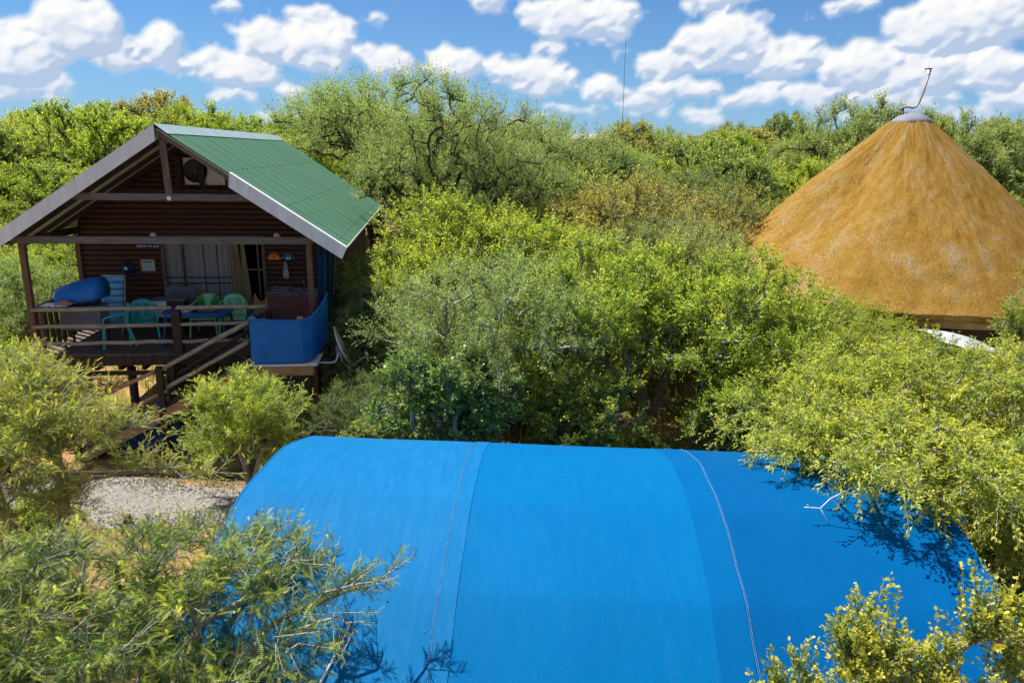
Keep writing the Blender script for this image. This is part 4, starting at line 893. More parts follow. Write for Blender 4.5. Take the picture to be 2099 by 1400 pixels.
# drain pipe
t = thing('drain_pipe', 'grey plastic drain pipe leaving the cabin side near the dish', 'pipe', 3.0, 2.0, 2.42)
MB().tube([(0, 0, 0), (0.30, -0.1, -0.10), (0.38, -0.1, -0.22), (0.42, -0.1, -0.42), (0.56, -0.15, -0.95), (0.62, -0.15, -1.5)], 0.032, 8).build('pipe', MT['dish'], t, True)
MB().tube([(0, 0, -0.05), (0.26, -0.1, -0.22), (0.37, -0.1, -0.36)], 0.022, 8).build('branch_pipe', MT['dish'], t, True)
MB().tube([(0.37, -0.1, -0.33), (0.42, -0.1, -0.45)], 0.04, 8).build('joint', MT['greybox'], t, True)
# light steel prop pole leaning beyond
o = MB().tube([(-2.9, 14.5, 1.35), (-2.25, 14.1, 0.55)], 0.025, 7).build('prop_pole', MT['dish'], smooth=True); tag(o, 'thin pale pole slanting to the ground below the dark shrub', 'pole')
# under the deck
o = MB().grid([[(-9.2 + 6*i/10, 14.4 + 3*j/6, 0.012 + 0.01*math.sin(i+j)) for i in range(11)] for j in range(7)]).build('sand', mat('orange sand', (0.55, 0.34, 0.18), (0.42, 0.24, 0.12), 3, rough=0.95, bump=0.4)); tag(o, kind='structure')
t = thing('low_wall', 'low grey block wall under the cabin', 'wall', 2.0, 3.2, 0)
for r_ in range(3):
    for c_ in range(6): MB().box(-1.2 + 0.41*c_ + 0.2*(r_ % 2), -0.81 + 0.41*c_ + 0.2*(r_ % 2), -0.07, 0.07, 0.2*r_, 0.19 + 0.2*r_).build('block', MT['concrete'], t)
t = thing('step_slab', 'pale stone step slab under the deck behind the stair rails', 'slab', 0.45, 0.55, 0)
MB().box(-0.45, 0.45, -0.3, 0.3, 0, 0.18).build('slab', MT['concrete'], t, bevel=0.01); MB().box(-0.38, 0.42, -0.25, 0.28, 0.182, 0.26).build('top_slab', MT['gravel'], t, bevel=0.01)
# blue tarp heap by the stairs
def heap(name, label, u, v, sx, sy, h, seed, mt):
    r = np.random.default_rng(seed); P = []
    ph = r.uniform(0, 6, 6)
    for j in range(25):
        row = []
        for i in range(25):
            x, y = -1 + 2*i/24, -1 + 2*j/24; e = max(0, 1 - (x*x)**1.6) * max(0, 1 - (y*y)**1.6)
            zz = h * e ** 0.45 * (0.8 + 0.2*math.sin(3*x + ph[0]) * math.cos(2.5*y + ph[1])) + 0.04*math.sin(9*x + 4*y + ph[2]) * e + 0.025*math.sin(15*y - 7*x + ph[3]) * e
            row.append((x*sx, y*sy, zz + 0.005))
        P.append(row)
    o = MB().grid(P).build(name, mt, smooth=True); place(o, u, v, 0.0); tag(o, label, 'tarpaulin'); return o
heap('tarp_heap', 'dark blue tarpaulin heap lying beside the stairs', -1.05, -0.1, 0.85, 0.45, 0.75, 5, MT['tarpdk'])
heap('tarp_heap', 'crumpled blue tarpaulin bundle under the upper stair rail', -0.25, -0.32, 0.42, 0.3, 1.05, 8, MT['tarpdk'])

# ================================================================== blue shade tent
TAU = 0.053; TE = Vector((math.cos(TAU), -math.sin(TAU), 0)); TD = Vector((math.sin(TAU), math.cos(TAU), 0))
tent = empty('shade_tent', (0, 0, 0)); tag(tent, 'long arched shade tent of blue cloth filling the foreground', 'tent')
TC, TA, TB, ZC = 7.57, 4.4, 4.36, -1.76
AE = math.acos((0.75 - ZC) / TB)
purl = np.linspace(-AE, AE, 8)          # purlins, the cloth is a little flatter between them
def prof(f):
    a = -AE + 2 * AE * f; k = (f * 7) % 1.0
    sag = 0.024 * math.sin(PI * k)
    return TC + (TA - sag) * math.sin(a), ZC + (TB - sag) * math.cos(a)
def TP(s, f, off=0.0):
    t_, z_ = prof(f); a = -AE + 2*AE*f
    p = TE * s + TD * (t_ + off*math.sin(a)); return (p.x, p.y, z_ + off*math.cos(a))
def cloth_mat(name, c1, c2, dust):
    mt = bpy.data.materials.new(name); mt.use_nodes = True; t = mt.node_tree; b_ = t.nodes['Principled BSDF']
    b_.inputs['Roughness'].default_value = 0.55; b_.inputs['Specular IOR Level'].default_value = 0.03
    if 'Sheen Weight' in b_.inputs: b_.inputs['Sheen Weight'].default_value = 0.0; b_.inputs['Sheen Roughness'].default_value = 0.4; b_.inputs['Sheen Tint'].default_value = (0.5, 0.75, 1, 1)
    tcn = t.nodes.new('ShaderNodeTexCoord')
    def noise(scale, st, detail=5, rough=0.6):
        mp = t.nodes.new('ShaderNodeMapping'); mp.inputs['Scale'].default_value = st; t.links.new(tcn.outputs['Object'], mp.inputs[0])
        n_ = t.nodes.new('ShaderNodeTexNoise'); n_.inputs['Scale'].default_value = scale; n_.inputs['Detail'].default_value = detail; n_.inputs['Roughness'].default_value = rough; t.links.new(mp.outputs[0], n_.inputs['Vector']); return n_.outputs[0]
    big = noise(0.9, (1, 0.6, 0.6)); streak = noise(14, (1.0, 0.16, 0.16), 6, 0.7); fine = noise(75, (1, 1, 1), 3, 0.8)
    r1 = t.nodes.new('ShaderNodeValToRGB'); t.links.new(big, r1.inputs[0]); r1.color_ramp.elements[0].position = 0.3; r1.color_ramp.elements[1].position = 0.7
    r1.color_ramp.elements[0].color = (*c2, 1); r1.color_ramp.elements[1].color = (*c1, 1)
    r2 = t.nodes.new('ShaderNodeValToRGB'); t.links.new(streak, r2.inputs[0]); r2.color_ramp.elements[0].position = 0.45; r2.color_ramp.elements[0].color = (0, 0, 0, 1); r2.color_ramp.elements[1].position = 0.82; r2.color_ramp.elements[1].color = (dust, dust, dust, 1)
    mx = t.nodes.new('ShaderNodeMix'); mx.data_type = 'RGBA'; t.links.new(r2.outputs[0], mx.inputs[0]); t.links.new(r1.outputs[0], mx.inputs[6]); mx.inputs[7].default_value = (0.14, 0.32, 0.52, 1)
    r3 = t.nodes.new('ShaderNodeMapRange'); t.links.new(fine, r3.inputs[0]); r3.inputs[1].default_value = 0.25; r3.inputs[2].default_value = 0.75; r3.inputs[3].default_value = 0.80; r3.inputs[4].default_value = 1.20
    vm = t.nodes.new('ShaderNodeVectorMath'); vm.operation = 'SCALE'; t.links.new(mx.outputs[2], vm.inputs[0]); t.links.new(r3.outputs[0], vm.inputs['Scale'])
    t.links.new(vm.outputs[0], b_.inputs['Base Color'])
    bp = t.nodes.new('ShaderNodeBump'); bp.inputs['Strength'].default_value = 0.12; bp.inputs['Distance'].default_value = 0.006; t.links.new(streak, bp.inputs['Height']); t.links.new(bp.outputs[0], b_.inputs['Normal'])
    tr = t.nodes.new('ShaderNodeBsdfTranslucent'); t.links.new(vm.outputs[0], tr.inputs[0]); ms = t.nodes.new('ShaderNodeMixShader'); ms.inputs[0].default_value = 0.08
    t.links.new(b_.outputs[0], ms.inputs[1]); t.links.new(tr.outputs[0], ms.inputs[2]); t.links.new(ms.outputs[0], t.nodes['Material Output'].inputs[0])
    return mt
CM = [cloth_mat('paler blue cloth', (0.006, 0.135, 0.340), (0.004, 0.120, 0.31), 0.10), cloth_mat('blue cloth', (0.0002, 0.118, 0.315), (0.0002, 0.105, 0.288), 0.03), cloth_mat('deeper blue cloth', (0.0002, 0.083, 0.250), (0.0002, 0.073, 0.228), 0.01)]  # pale sheen of the left side put into its cloth colour, right kept darker
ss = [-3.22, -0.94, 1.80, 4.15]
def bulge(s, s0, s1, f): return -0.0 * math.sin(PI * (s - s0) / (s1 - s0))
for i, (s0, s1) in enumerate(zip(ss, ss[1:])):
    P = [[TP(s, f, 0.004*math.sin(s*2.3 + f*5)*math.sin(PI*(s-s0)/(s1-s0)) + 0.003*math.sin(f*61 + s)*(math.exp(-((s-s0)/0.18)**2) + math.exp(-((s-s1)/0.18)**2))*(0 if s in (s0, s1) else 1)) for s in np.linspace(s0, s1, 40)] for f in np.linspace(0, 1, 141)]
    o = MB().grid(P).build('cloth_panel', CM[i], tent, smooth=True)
    o['label'] = ('dusty left cloth panel, pale sheen put into its colour', 'bright middle cloth panel', 'deeper blue right cloth panel')[i]
def strip(s0, s1, mt, label, w0=0.0):
    P = [[TP(s, f, 0.006) for s in np.linspace(s0, s1, 5)] for f in np.linspace(0, 1, 141)]
    o = MB().grid(P).build('overlap_strip', mt, tent, smooth=True); o['label'] = label
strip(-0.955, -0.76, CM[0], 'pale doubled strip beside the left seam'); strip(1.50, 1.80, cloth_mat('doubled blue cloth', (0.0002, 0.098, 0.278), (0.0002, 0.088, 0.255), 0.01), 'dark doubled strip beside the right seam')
MT['thread'] = mat('seam thread', (0.16, 0.28, 0.48), (0.02, 0.14, 0.34), 9, (1, 3, 3), 0.8)
for s in (-0.94, 1.81, -3.2):
    for ds in ((0, 0.014) if s > -3 else (0,)):
        MB().tube([TP(s + ds + 0.004*math.sin(f*70), f, 0.009) for f in np.linspace(0, 1, 90)], 0.0022, 4, False).build('seam', MT['thread'] if s > -3 else CM[0], tent)
for s in (-3.19, -0.95, 1.8, 4.12):
    MB().tube([TP(s, f, -0.06) for f in np.linspace(0, 1, 71)], 0.03, 8).build('hoop', MT['steel'], tent, True)
    for f in (0, 1):
        p = TP(s, f, -0.05); MB().tube([p, (p[0], p[1], 0)], 0.03, 8).build('leg', MT['steel'], tent, True)
for k in range(8):
    f = k / 7; MB().tube([TP(-3.19, f, -0.045), TP(4.12, f, -0.045)], 0.014, 6).build('purlin', MT['steel'], tent, True)
# ridge scratch on the cloth: thin dry twig lying on it
o = MB().tube([TP(-1.66, 0.246, 0.012), TP(-1.73, 0.213, 0.012), TP(-1.82, 0.178, 0.014)], [0.004, 0.010, 0.013], 6).build('dry_twig', MT['barge'], smooth=True); tag(o, 'pale straight twig lying on the lower left of the blue cloth', 'twig')
b = MB()
for pts, r_ in (([(3.9, 7.1, 3.0), (3.6, 6.9, 2.95), (3.38, 6.7, 2.90), (3.21, 6.7, 2.80), (3.12, 6.7, 2.69), (2.96, 6.7, 2.70)], 0.005), ([(3.21, 6.7, 2.80), (3.30, 6.68, 2.73), (3.35, 6.7, 2.64)], 0.0035), ([(3.12, 6.7, 2.69), (3.19, 6.68, 2.58), (3.23, 6.7, 2.47)], 0.004), ([(3.02, 6.7, 2.69), (2.98, 6.68, 2.74)], 0.004)): b.tube(pts, r_, 5)
o = b.build('dry_branch', MT['barge'], smooth=True); tag(o, 'bare forked branch hanging above the right side of the tent', 'branch')
MB  # noqa

rl = np.random.default_rng(31); b = MB()
for i in range(64):
    if i < 40: s_, f_ = rl.normal(-2.2, 0.7), rl.uniform(0.12, 0.62)
    else: s_, f_ = rl.normal(3.1, 0.6), rl.uniform(0.2, 0.75)
    if not -3.15 < s_ < 4.05: continue
    p_ = Vector(TP(s_, f_, 0.008)); a_ = rl.uniform(0, 6.28); l_ = rl.uniform(0.006, 0.015); e1 = Vector((math.cos(a_), math.sin(a_), 0)); e2 = Vector((-math.sin(a_), math.cos(a_), 0.2))
    b.add([p_ - e1*l_, p_ - e2*l_*0.35, p_ + e1*l_, p_ + e2*l_*0.35 + Vector((0, 0, 0.004))], [(0, 1, 2, 3)])
o = b.build('leaf_litter', mat('dry leaves', (0.14, 0.12, 0.05), (0.06, 0.055, 0.03), 20)); tag(o, 'scattered small dry leaves fallen on the blue tent', 'leaves', kind='stuff')

# ================================================================== thatched rondavel
RC = Vector((10.6, 20.5, 0)); ZT = 7.05; RT = 0.50; ZE = 2.8; RE = 5.05
hut = empty('rondavel', RC); tag(hut, 'round hut with tall orange brown thatched cone roof', 'hut')
r = np.random.default_rng(5)
nA, nR = 300, 150
TH = np.linspace(0, 2*PI, nA, endpoint=False)
nz = r.normal(size=(nR, nA))
def smooth2(a, ky, kx):
    for ax_, k in ((0, ky), (1, kx)):
        if k > 0:
            F_ = np.fft.rfft(a, axis=ax_); fr_ = np.arange(F_.shape[ax_]); g_ = np.exp(-(fr_ / k) ** 2); F_ *= g_[:, None] if ax_ == 0 else g_[None, :]; a = np.fft.irfft(F_, a.shape[ax_], axis=ax_)
    return a / a.std()
n_big = smooth2(nz, 4, 16); n_mid = smooth2(r.normal(size=(nR, nA)), 12, 90); n_str = smooth2(r.normal(size=(nR, nA)), 14, 140)
V = np.zeros((nR, nA, 3))
va_ = math.atan2(-20.5, -10.6)   # towards the viewer
for j in range(nR):
    f = j / (nR - 1); rad = RT + (RE - RT) * f; zz = ZT + (ZE - ZT) * f + 0.06 * math.sin(PI * f)
    d = TH - (va_ - 0.52); d = (d + PI) % (2*PI) - PI
    d2 = TH - (va_ - 1.0); d2 = (d2 + PI) % (2*PI) - PI
    dent = -0.17 * np.exp(-(d / 0.26) ** 2) * math.sin(PI * min(1, f * 1.15)) + 0.16 * np.exp(-(d2 / 0.30) ** 2) * math.sin(PI * f)
    off = dent + (0.018 * n_big[j] + 0.010 * n_mid[j] + 0.008 * n_str[j]) * (0.5 + 0.25 * f)
    V[j, :, 0] = (rad + off * 0.66) * np.cos(TH); V[j, :, 1] = (rad + off * 0.66) * np.sin(TH); V[j, :, 2] = zz + off * 0.75
low = V[-1].copy(); low[:, 2] -= 0.16; low[:, :2] *= 0.985
inn = low.copy(); inn[:, :2] *= 0.90; inn[:, 2] += 0.25
VV = np.concatenate([V.reshape(-1, 3), low, inn]); fs = []
Jn = nR + 2; I = np.arange(nA); I2 = (I + 1) % nA
F = np.concatenate([np.stack([j*nA + I, (j+1)*nA + I, (j+1)*nA + I2, j*nA + I2], 1) for j in range(Jn - 1)])
def thatch_mat():
    mt = bpy.data.materials.new('lichened thatch'); mt.use_nodes = True; t = mt.node_tree; b_ = t.nodes['Principled BSDF']
    b_.inputs['Roughness'].default_value = 0.95; b_.inputs['Specular IOR Level'].default_value = 0.1
    tcn = t.nodes.new('ShaderNodeTexCoord'); sp_ = t.nodes.new('ShaderNodeSeparateXYZ'); t.links.new(tcn.outputs['Object'], sp_.inputs[0])
    at_ = t.nodes.new('ShaderNodeMath'); at_.operation = 'ARCTAN2'; t.links.new(sp_.outputs[0], at_.inputs[0]); t.links.new(sp_.outputs[1], at_.inputs[1])
    m4 = t.nodes.new('ShaderNodeMath'); m4.operation = 'MULTIPLY'; t.links.new(at_.outputs[0], m4.inputs[0]); m4.inputs[1].default_value = 3.4
    cy = t.nodes.new('ShaderNodeCombineXYZ'); t.links.new(m4.outputs[0], cy.inputs[0]); t.links.new(sp_.outputs[2], cy.inputs[2])
    def nz_(scale, st, detail, rough=0.6):
        mp = t.nodes.new('ShaderNodeMapping'); mp.inputs['Scale'].default_value = st; t.links.new(cy.outputs[0], mp.inputs[0])
        n_ = t.nodes.new('ShaderNodeTexNoise'); n_.inputs['Scale'].default_value = scale; n_.inputs['Detail'].default_value = detail; n_.inputs['Roughness'].default_value = rough; t.links.new(mp.outputs[0], n_.inputs['Vector']); return n_.outputs[0]
    patch = nz_(1.1, (1, 1, 0.8), 12, 0.80); fine = nz_(22, (1, 1, 0.7), 7, 0.85); fib = nz_(55, (1, 1, 0.35), 5, 0.8)
    ad = t.nodes.new('ShaderNodeMath'); ad.operation = 'MULTIPLY_ADD'; t.links.new(fine, ad.inputs[0]); ad.inputs[1].default_value = 0.45; 
    sb = t.nodes.new('ShaderNodeMath'); sb.operation = 'SUBTRACT'; t.links.new(patch, sb.inputs[0]); sb.inputs[1].default_value = 0.22; t.links.new(sb.outputs[0], ad.inputs[2])
    rp = t.nodes.new('ShaderNodeValToRGB'); t.links.new(ad.outputs[0], rp.inputs[0]); cr_ = rp.color_ramp
    cr_.elements[0].position = 0.26; cr_.elements[0].color = (0.17, 0.080, 0.017, 1); cr_.elements[1].position = 0.78; cr_.elements[1].color = (0.40, 0.34, 0.28, 1)
    for p_, c_ in ((0.40, (0.285, 0.152, 0.024)), (0.52, (0.355, 0.205, 0.042)), (0.62, (0.37, 0.27, 0.15))): e = cr_.elements.new(p_); e.color = (*c_, 1)
    vm = t.nodes.new('ShaderNodeVectorMath'); vm.operation = 'SCALE'; t.links.new(rp.outputs[0], vm.inputs[0])
    mr = t.nodes.new('ShaderNodeMapRange'); t.links.new(fib, mr.inputs[0]); mr.inputs[1].default_value = 0.3; mr.inputs[2].default_value = 0.7; mr.inputs[3].default_value = 0.58; mr.inputs[4].default_value = 1.25; t.links.new(mr.outputs[0], vm.inputs['Scale'])
    t.links.new(vm.outputs[0], b_.inputs['Base Color'])
    bp = t.nodes.new('ShaderNodeBump'); bp.inputs['Strength'].default_value = 0.8; bp.inputs['Distance'].default_value = 0.025; t.links.new(fib, bp.inputs['Height'])
    bp2 = t.nodes.new('ShaderNodeBump'); bp2.inputs['Strength'].default_value = 0.7; bp2.inputs['Distance'].default_value = 0.07; t.links.new(fine, bp2.inputs['Height']); t.links.new(bp.outputs[0], bp2.inputs['Normal'])
    t.links.new(bp2.outputs[0], b_.inputs['Normal']); return mt
MT['thatch'] = thatch_mat()
link('thatch_roof', np_mesh('thatch_roof', VV, F, MT['thatch'], smooth=True), hut)
# loose straw proud of the thatch
ns = 14000; fj = np.sqrt(r.uniform(0.02, 1, ns)); ai = r.uniform(0, nA, ns); j0 = np.clip((fj * (nR - 2)).astype(int), 0, nR - 2); i0 = ai.astype(int) % nA
p = V[j0, i0] + (V[j0 + 1, (i0 + 1) % nA] - V[j0, i0]) * r.random((ns, 1)); dn = unit(V[j0 + 1, i0] - V[j0, i0]); rad_ = unit(p * np.array([1, 1, 0])); nr_ = unit(rad_ * 0.66 + np.array([0, 0, 0.75])); tg = np.cross(dn, nr_)
L_ = r.uniform(0.03, 0.09, (ns, 1)); w_ = 0.005
q = p + dn * L_ + nr_ * r.uniform(0.004, 0.018, (ns, 1)) + tg * r.normal(0, 0.02, (ns, 1))
Vt = np.stack([p - tg*w_, p + tg*w_, q + tg*w_*0.5, q - tg*w_*0.5], 1).reshape(-1, 3); Ft = np.arange(ns * 4).reshape(-1, 4)
o = link('loose_straw', np_mesh('loose_straw', Vt, Ft, MT['thatch']), hut); tag(o, kind='stuff')
b = MB(); b.lathe([(0.0, 0.24), (0.16, 0.235), (0.32, 0.18), (0.44, 0.09), (0.53, 0.0), (0.525, -0.02), (0.45, -0.04)], 40, (0, 0, ZT - 0.02)); b.build('ridge_cap', mat('grey cement cap', (0.20, 0.21, 0.245), (0.14, 0.15, 0.18), 4, rough=0.7, bump=0.2), hut, True)
b = MB(); b.lathe([(4.1, 0), (4.1, 3.2)], 48); b.build('wall', mat('hut wall', (0.10, 0.07, 0.05), (0.07, 0.05, 0.035), 4), hut)
b = MB(); b.lathe([(4.62, ZE - 0.35), (4.72, ZE - 0.35), (4.72, ZE - 0.20), (4.62, ZE - 0.20)], 48); b.build('eave_beam', MT['yellow'], hut)
for k in range(12):
    a = va_ - 1.1 + k * 0.2; MB().tube([(4.66*math.cos(a), 4.66*math.sin(a), 0), (4.66*math.cos(a), 4.66*math.sin(a), ZE - 0.36)], 0.07, 8).build('post', MT['dark'], hut)
# weather vane
van = empty('wind_vane', (RC.x - 0.35, RC.y, ZT + 0.13)); tag(van, 'bent pipe with small propeller vane on top of the thatched hut', 'wind vane')
MB().tube([(-0.02, 0, 0.16), (0.06, 0, 0.22), (0.18, 0, 0.24), (0.34, 0, 0.22), (0.42, 0, 0.25), (0.48, 0, 0.36), (0.55, 0, 0.62), (0.66, 0, 1.20)], [0.028]*7 + [0.022], 8).build('pipe', mat('galvanised pipe', (0.34, 0.29, 0.26), (0.24, 0.20, 0.18), 5, rough=0.5, spec=0.5), van, True)
for q_ in ((0.02, 0.03), (0.10, -0.03)): MB().tube([(0.08, 0, 0.22), (q_[0], q_[1], -0.02)], 0.014, 6).build('strut', MT['dark'], van)
MB().tube([(0.50, 0, 1.20), (0.68, 0, 1.21)], 0.018, 6).build('axle', MT['black'], van)
for k in range(3):
    a = PI/2 + k * 2*PI/3 + 0.1; MB().bar((0.555, 0.01, 1.20), (0.555 - 0.04*math.cos(a*2), 0.17*math.cos(a), 1.20 + 0.19*math.sin(a)), 0.035, 0.008, (1, 0.4, 0)).build('blade', MT['barge'], van)
# white canopy by the hut
P = []
for i in range(15):
    x = -0.9 + 1.8*i/14; P.append([(x, -0.9 + 1.8*j/10, 0.30 - 0.20*(x + 0.75)**2 + 0.03*math.sin(j)) for j in range(11)])
can = empty('canopy', (9.7, 14.6, 2.22)); tag(can, 'white curved canopy in front of the thatched hut', 'canopy')
MB().grid(P).build('canopy_sheet', mat('white sheet', (0.40, 0.43, 0.48), (0.33, 0.36, 0.40), 3, rough=0.5), can, True, solid=0.02)
for sx in (-0.8, 0.8):
    for sy in (-0.8, 0.8): MB().tube([(sx, sy, -2.18), (sx, sy, 0.30 - 0.20*(sx + 0.75)**2 - 0.02)], 0.025, 6).build('pole', MT['steel'], can)
# washing behind the right-hand trees
wl = empty('washing_line', (7.4, 12.2, 0)); tag(wl, 'washing line strung between two poles behind the right trees', 'washing line')
for x in (-1.2, 1.6): MB().tube([(x, 0, 0), (x, 0, 1.9)], 0.035, 8).build('pole', MT['brown_v'], wl)
MB().tube([(-1.2, 0, 1.86), (0.2, 0, 1.78), (1.6, 0, 1.86)], 0.006, 5).build('line', MT['white'], wl)
for i, (x, w, h, lb) in enumerate(((7.0, 0.5, 0.9, 'left patterned white and mauve cloth on the washing line'), (7.75, 0.6, 0.7, 'middle patterned white and mauve cloth on the washing line'), (8.6, 0.45, 0.95, 'right patterned white and mauve cloth on the washing line'))):
    b = MB(); b.grid([[(x - w/2 + w*i_/14, 12.19 + 0.035*math.sin(i_*1.3 + j_*0.2), 1.80 - h*j_/8) for i_ in range(15)] for j_ in range(9)])
    o = b.build('hanging_cloth', mat('patterned cloth %d' % i, (0.62, 0.60, 0.70), (0.22, 0.20, 0.36), 16, sharp=0.12, rough=0.9), smooth=True, solid=0.004); tag(o, lb, 'cloth', 'patterned cloths on the washing line')
chair('garden_chair', 'green plastic chair standing at the right end of the blue tent', 0, 0, 0.6, MT['teal'], 0.0, None, world=(6.25, 7.9, 0.0))
b = MB(); b.prism([(-0.2, 0), (0.2, 0), (0.24, 0.5), (-0.24, 0.5)], 1, -0.2, 0.2); o = b.build('water_drum', mat('teal drum', (0.01, 0.22, 0.30), (0.01, 0.17, 0.24), 4), bevel=0.05); o.location = (7.6, 10.9, 0.35); tag(o, 'teal plastic tub among the bushes right of the tent', 'tub')

# stump and border logs by the gravel
o = MB().tube([(-6.35, 11.0, 0), (-6.33, 11.0, 0.16)], [0.07, 0.06], 10).build('stump', MT['brown_v'], smooth=True); tag(o, 'short brown wooden stump beside the gravel path', 'stump')
o = MB().tube([(-8.6, 12.75, 0.06), (-7.0, 12.85, 0.07), (-5.2, 12.72, 0.05)], 0.045, 8).build('border_log', MT['barkd'], smooth=True); tag(o, 'thin dark log edging the far side of the gravel path', 'log')

# far mast and far building
o = empty('radio_mast', (8.35, 60, gz(60))); tag(o, 'very thin tall radio mast rising beyond the trees', 'mast')
MB().tube([(0, 0, 0), (0.02, 0, 8), (-0.05, 0, 14.0 - gz(60) + 0.6)], [0.035, 0.022, 0.014], 5).build('pole', MT['greybox'], o)
for hh in (4, 8): MB().tube([(0, 0, hh), (0.6, 0, hh - 3.9)], 0.008, 4).build('guy_wire', MT['greybox'], o)
fb = empty('far_building', (5.2, 58, gz(58) - 0.45)); tag(fb, 'pale grey roofed building barely showing above the far trees', 'building')
MB().box(-1.7, 1.7, 0, 4, 0, 6.5).build('wall', MT['concrete'], fb); MB().prism([(-0.3, 6.5), (4.3, 6.5), (2.0, 7.0)], 0, -2.0, 2.0).build('roof', MT['concrete'], fb)
MB().box(-1.0, -0.4, -0.03, -0.005, 4.9, 5.7).build('window', MT['black'], fb)

# ================================================================== trees and shrubs close by (own meshes)
# left upper thorn tree, crown in front of the stairs
LU = make_tree(21, [[(0, 0, 0), (0.1, 0.1, 1.2), (0.1, 0.1, 2.1)], [(-0.1, 0, 0), (-0.7, 0, 1.4), (-1.1, -0.1, 2.4)]],
     [(-1.0, 0.0, 2.95, 1.1, 1.0, 0.5), (-0.1, 0.1, 2.65, 0.8, 0.9, 0.45), (0.35, 0.1, 2.15, 0.4, 0.6, 0.3), (-0.4, -0.5, 2.2, 1.3, 0.8, 0.5), (0.25, -0.4, 1.5, 0.5, 0.6, 0.4), (-1.4, -0.4, 2.2, 0.9, 0.8, 0.6), (1.3, 0.3, 1.70, 0.45, 0.4, 0.14), (1.9, 0.4, 1.60, 0.3, 0.3, 0.10), (0.9, 0.2, 2.35, 0.45, 0.3, 0.10)],
     290, 'pin8', 0.10, 7, 0.38, 13, 0.25, 0.0, rad=0.008, lm='acyel', twigwood=True, flat=0.45, normal_up=1.3, newgrowth=1.0, shell=0.8, maxr=0.09, lspread=0.75)
plant(LU, 'thorn_tree', 'yellow tipped feathery thorn tree in front of the cabin stairs', 'tree', (-6.2, 9.0, 0))
# left lower thorn tree reaching over the tent
LL = make_tree(22, [[(0, 0, 0), (0.1, 0.2, 1.1), (0.5, 0.3, 1.9)], [(0, 0, 0), (-0.6, 0.1, 1.2), (-0.9, 0.3, 2.0)]],
     [(-0.9, 0.3, 2.35, 1.1, 1.0, 0.6), (0.2, 0.5, 2.35, 1.1, 1.0, 0.62), (1.1, 0.45, 2.45, 0.75, 0.65, 0.45), (1.75, 0.3, 2.65, 0.5, 0.45, 0.24), (2.0, 0.7, 2.55, 0.3, 0.3, 0.14), (0.1, -0.3, 1.8, 1.3, 0.9, 0.6), (-1.2, -0.2, 1.7, 0.9, 0.8, 0.6), (1.1, -0.1, 1.95, 0.7, 0.5, 0.45), (0.6, 1.25, 2.35, 0.7, 0.6, 0.42), (-0.6, 1.2, 2.25, 0.9, 0.6, 0.42)],
     370, 'pin8', 0.09, 7, 0.28, 12, 0.20, 0.0, rad=0.0085, lm='thorn', twigwood=True, flat=0.5, normal_up=1.4, newgrowth=0.8, shell=0.8, maxr=0.08)
plant(LL, 'thorn_tree', 'dark green feathery thorn tree spreading over the left end of the tent', 'tree', (-3.15, 4.7, 0))
# small acacia between the stairs and the tent
SA = make_tree(23, [[(0, 0, 0), (-0.1, 0.05, 0.6), (-0.2, 0, 1.3)], [(0, 0, 0), (0.25, 0, 0.9)]],
     [(-0.15, 0, 1.75, 0.75, 0.7, 0.5), (-0.65, 0, 1.45, 0.55, 0.5, 0.4), (0.5, 0, 1.55, 0.6, 0.5, 0.42), (0.05, -0.2, 1.1, 0.85, 0.6, 0.4), (-0.7, -0.1, 0.8, 0.5, 0.4, 0.3)],
     120, 'pin4', 0.10, 7, 0.40, 17, 0.8, 0.0, rad=0.007, lm='acyel', twigwood=True, flat=0.1, normal_up=1.0, newgrowth=0.55, maxr=0.07)
plant(SA, 'thorn_shrub', 'small pale feathery shrub between the stairs and the tent', 'shrub', (-4.66, 12.1, 0), sc=0.94)
# bottom right shrub with upright twigs of small round leaves
r7 = np.random.default_rng(77); lob = []
for x, y, h, w in ((-0.62, 0.1, 3.35, 0.30), (-0.30, 0.15, 3.62, 0.28), (0.10, 0.1, 3.45, 0.30), (0.42, 0.12, 3.85, 0.24), (0.72, 0.1, 3.70, 0.26), (1.05, 0.1, 3.50, 0.34), (-0.1, -0.1, 3.0, 0.5), (0.6, -0.05, 3.1, 0.5), (1.2, 0, 3.0, 0.5)):
    lob.append((x, y, h - 0.42, w * 0.62, w * 0.62, 0.42))
BR = make_tree(24, [[(0, 0, 0), (0, 0, 1.6), (-0.3, 0, 2.4)], [(0.1, 0, 0), (0.5, 0, 2.4)], [(0.1, 0, 0), (0.9, 0, 2.4)]], lob,
     400, 'round', 0.024, 5, 0.22, 28, 1.5, 0.0, rad=0.0050, lm='shrub', twigwood=True, normal_up=0.5, newgrowth=0.8, lspread=1.0, shell=0.55, maxr=0.04)
plant(BR, 'shrub', 'yellow leaved shrub with upright twigs in front of the tent, bottom right', 'shrub', (2.26, 3.35, 0.02))
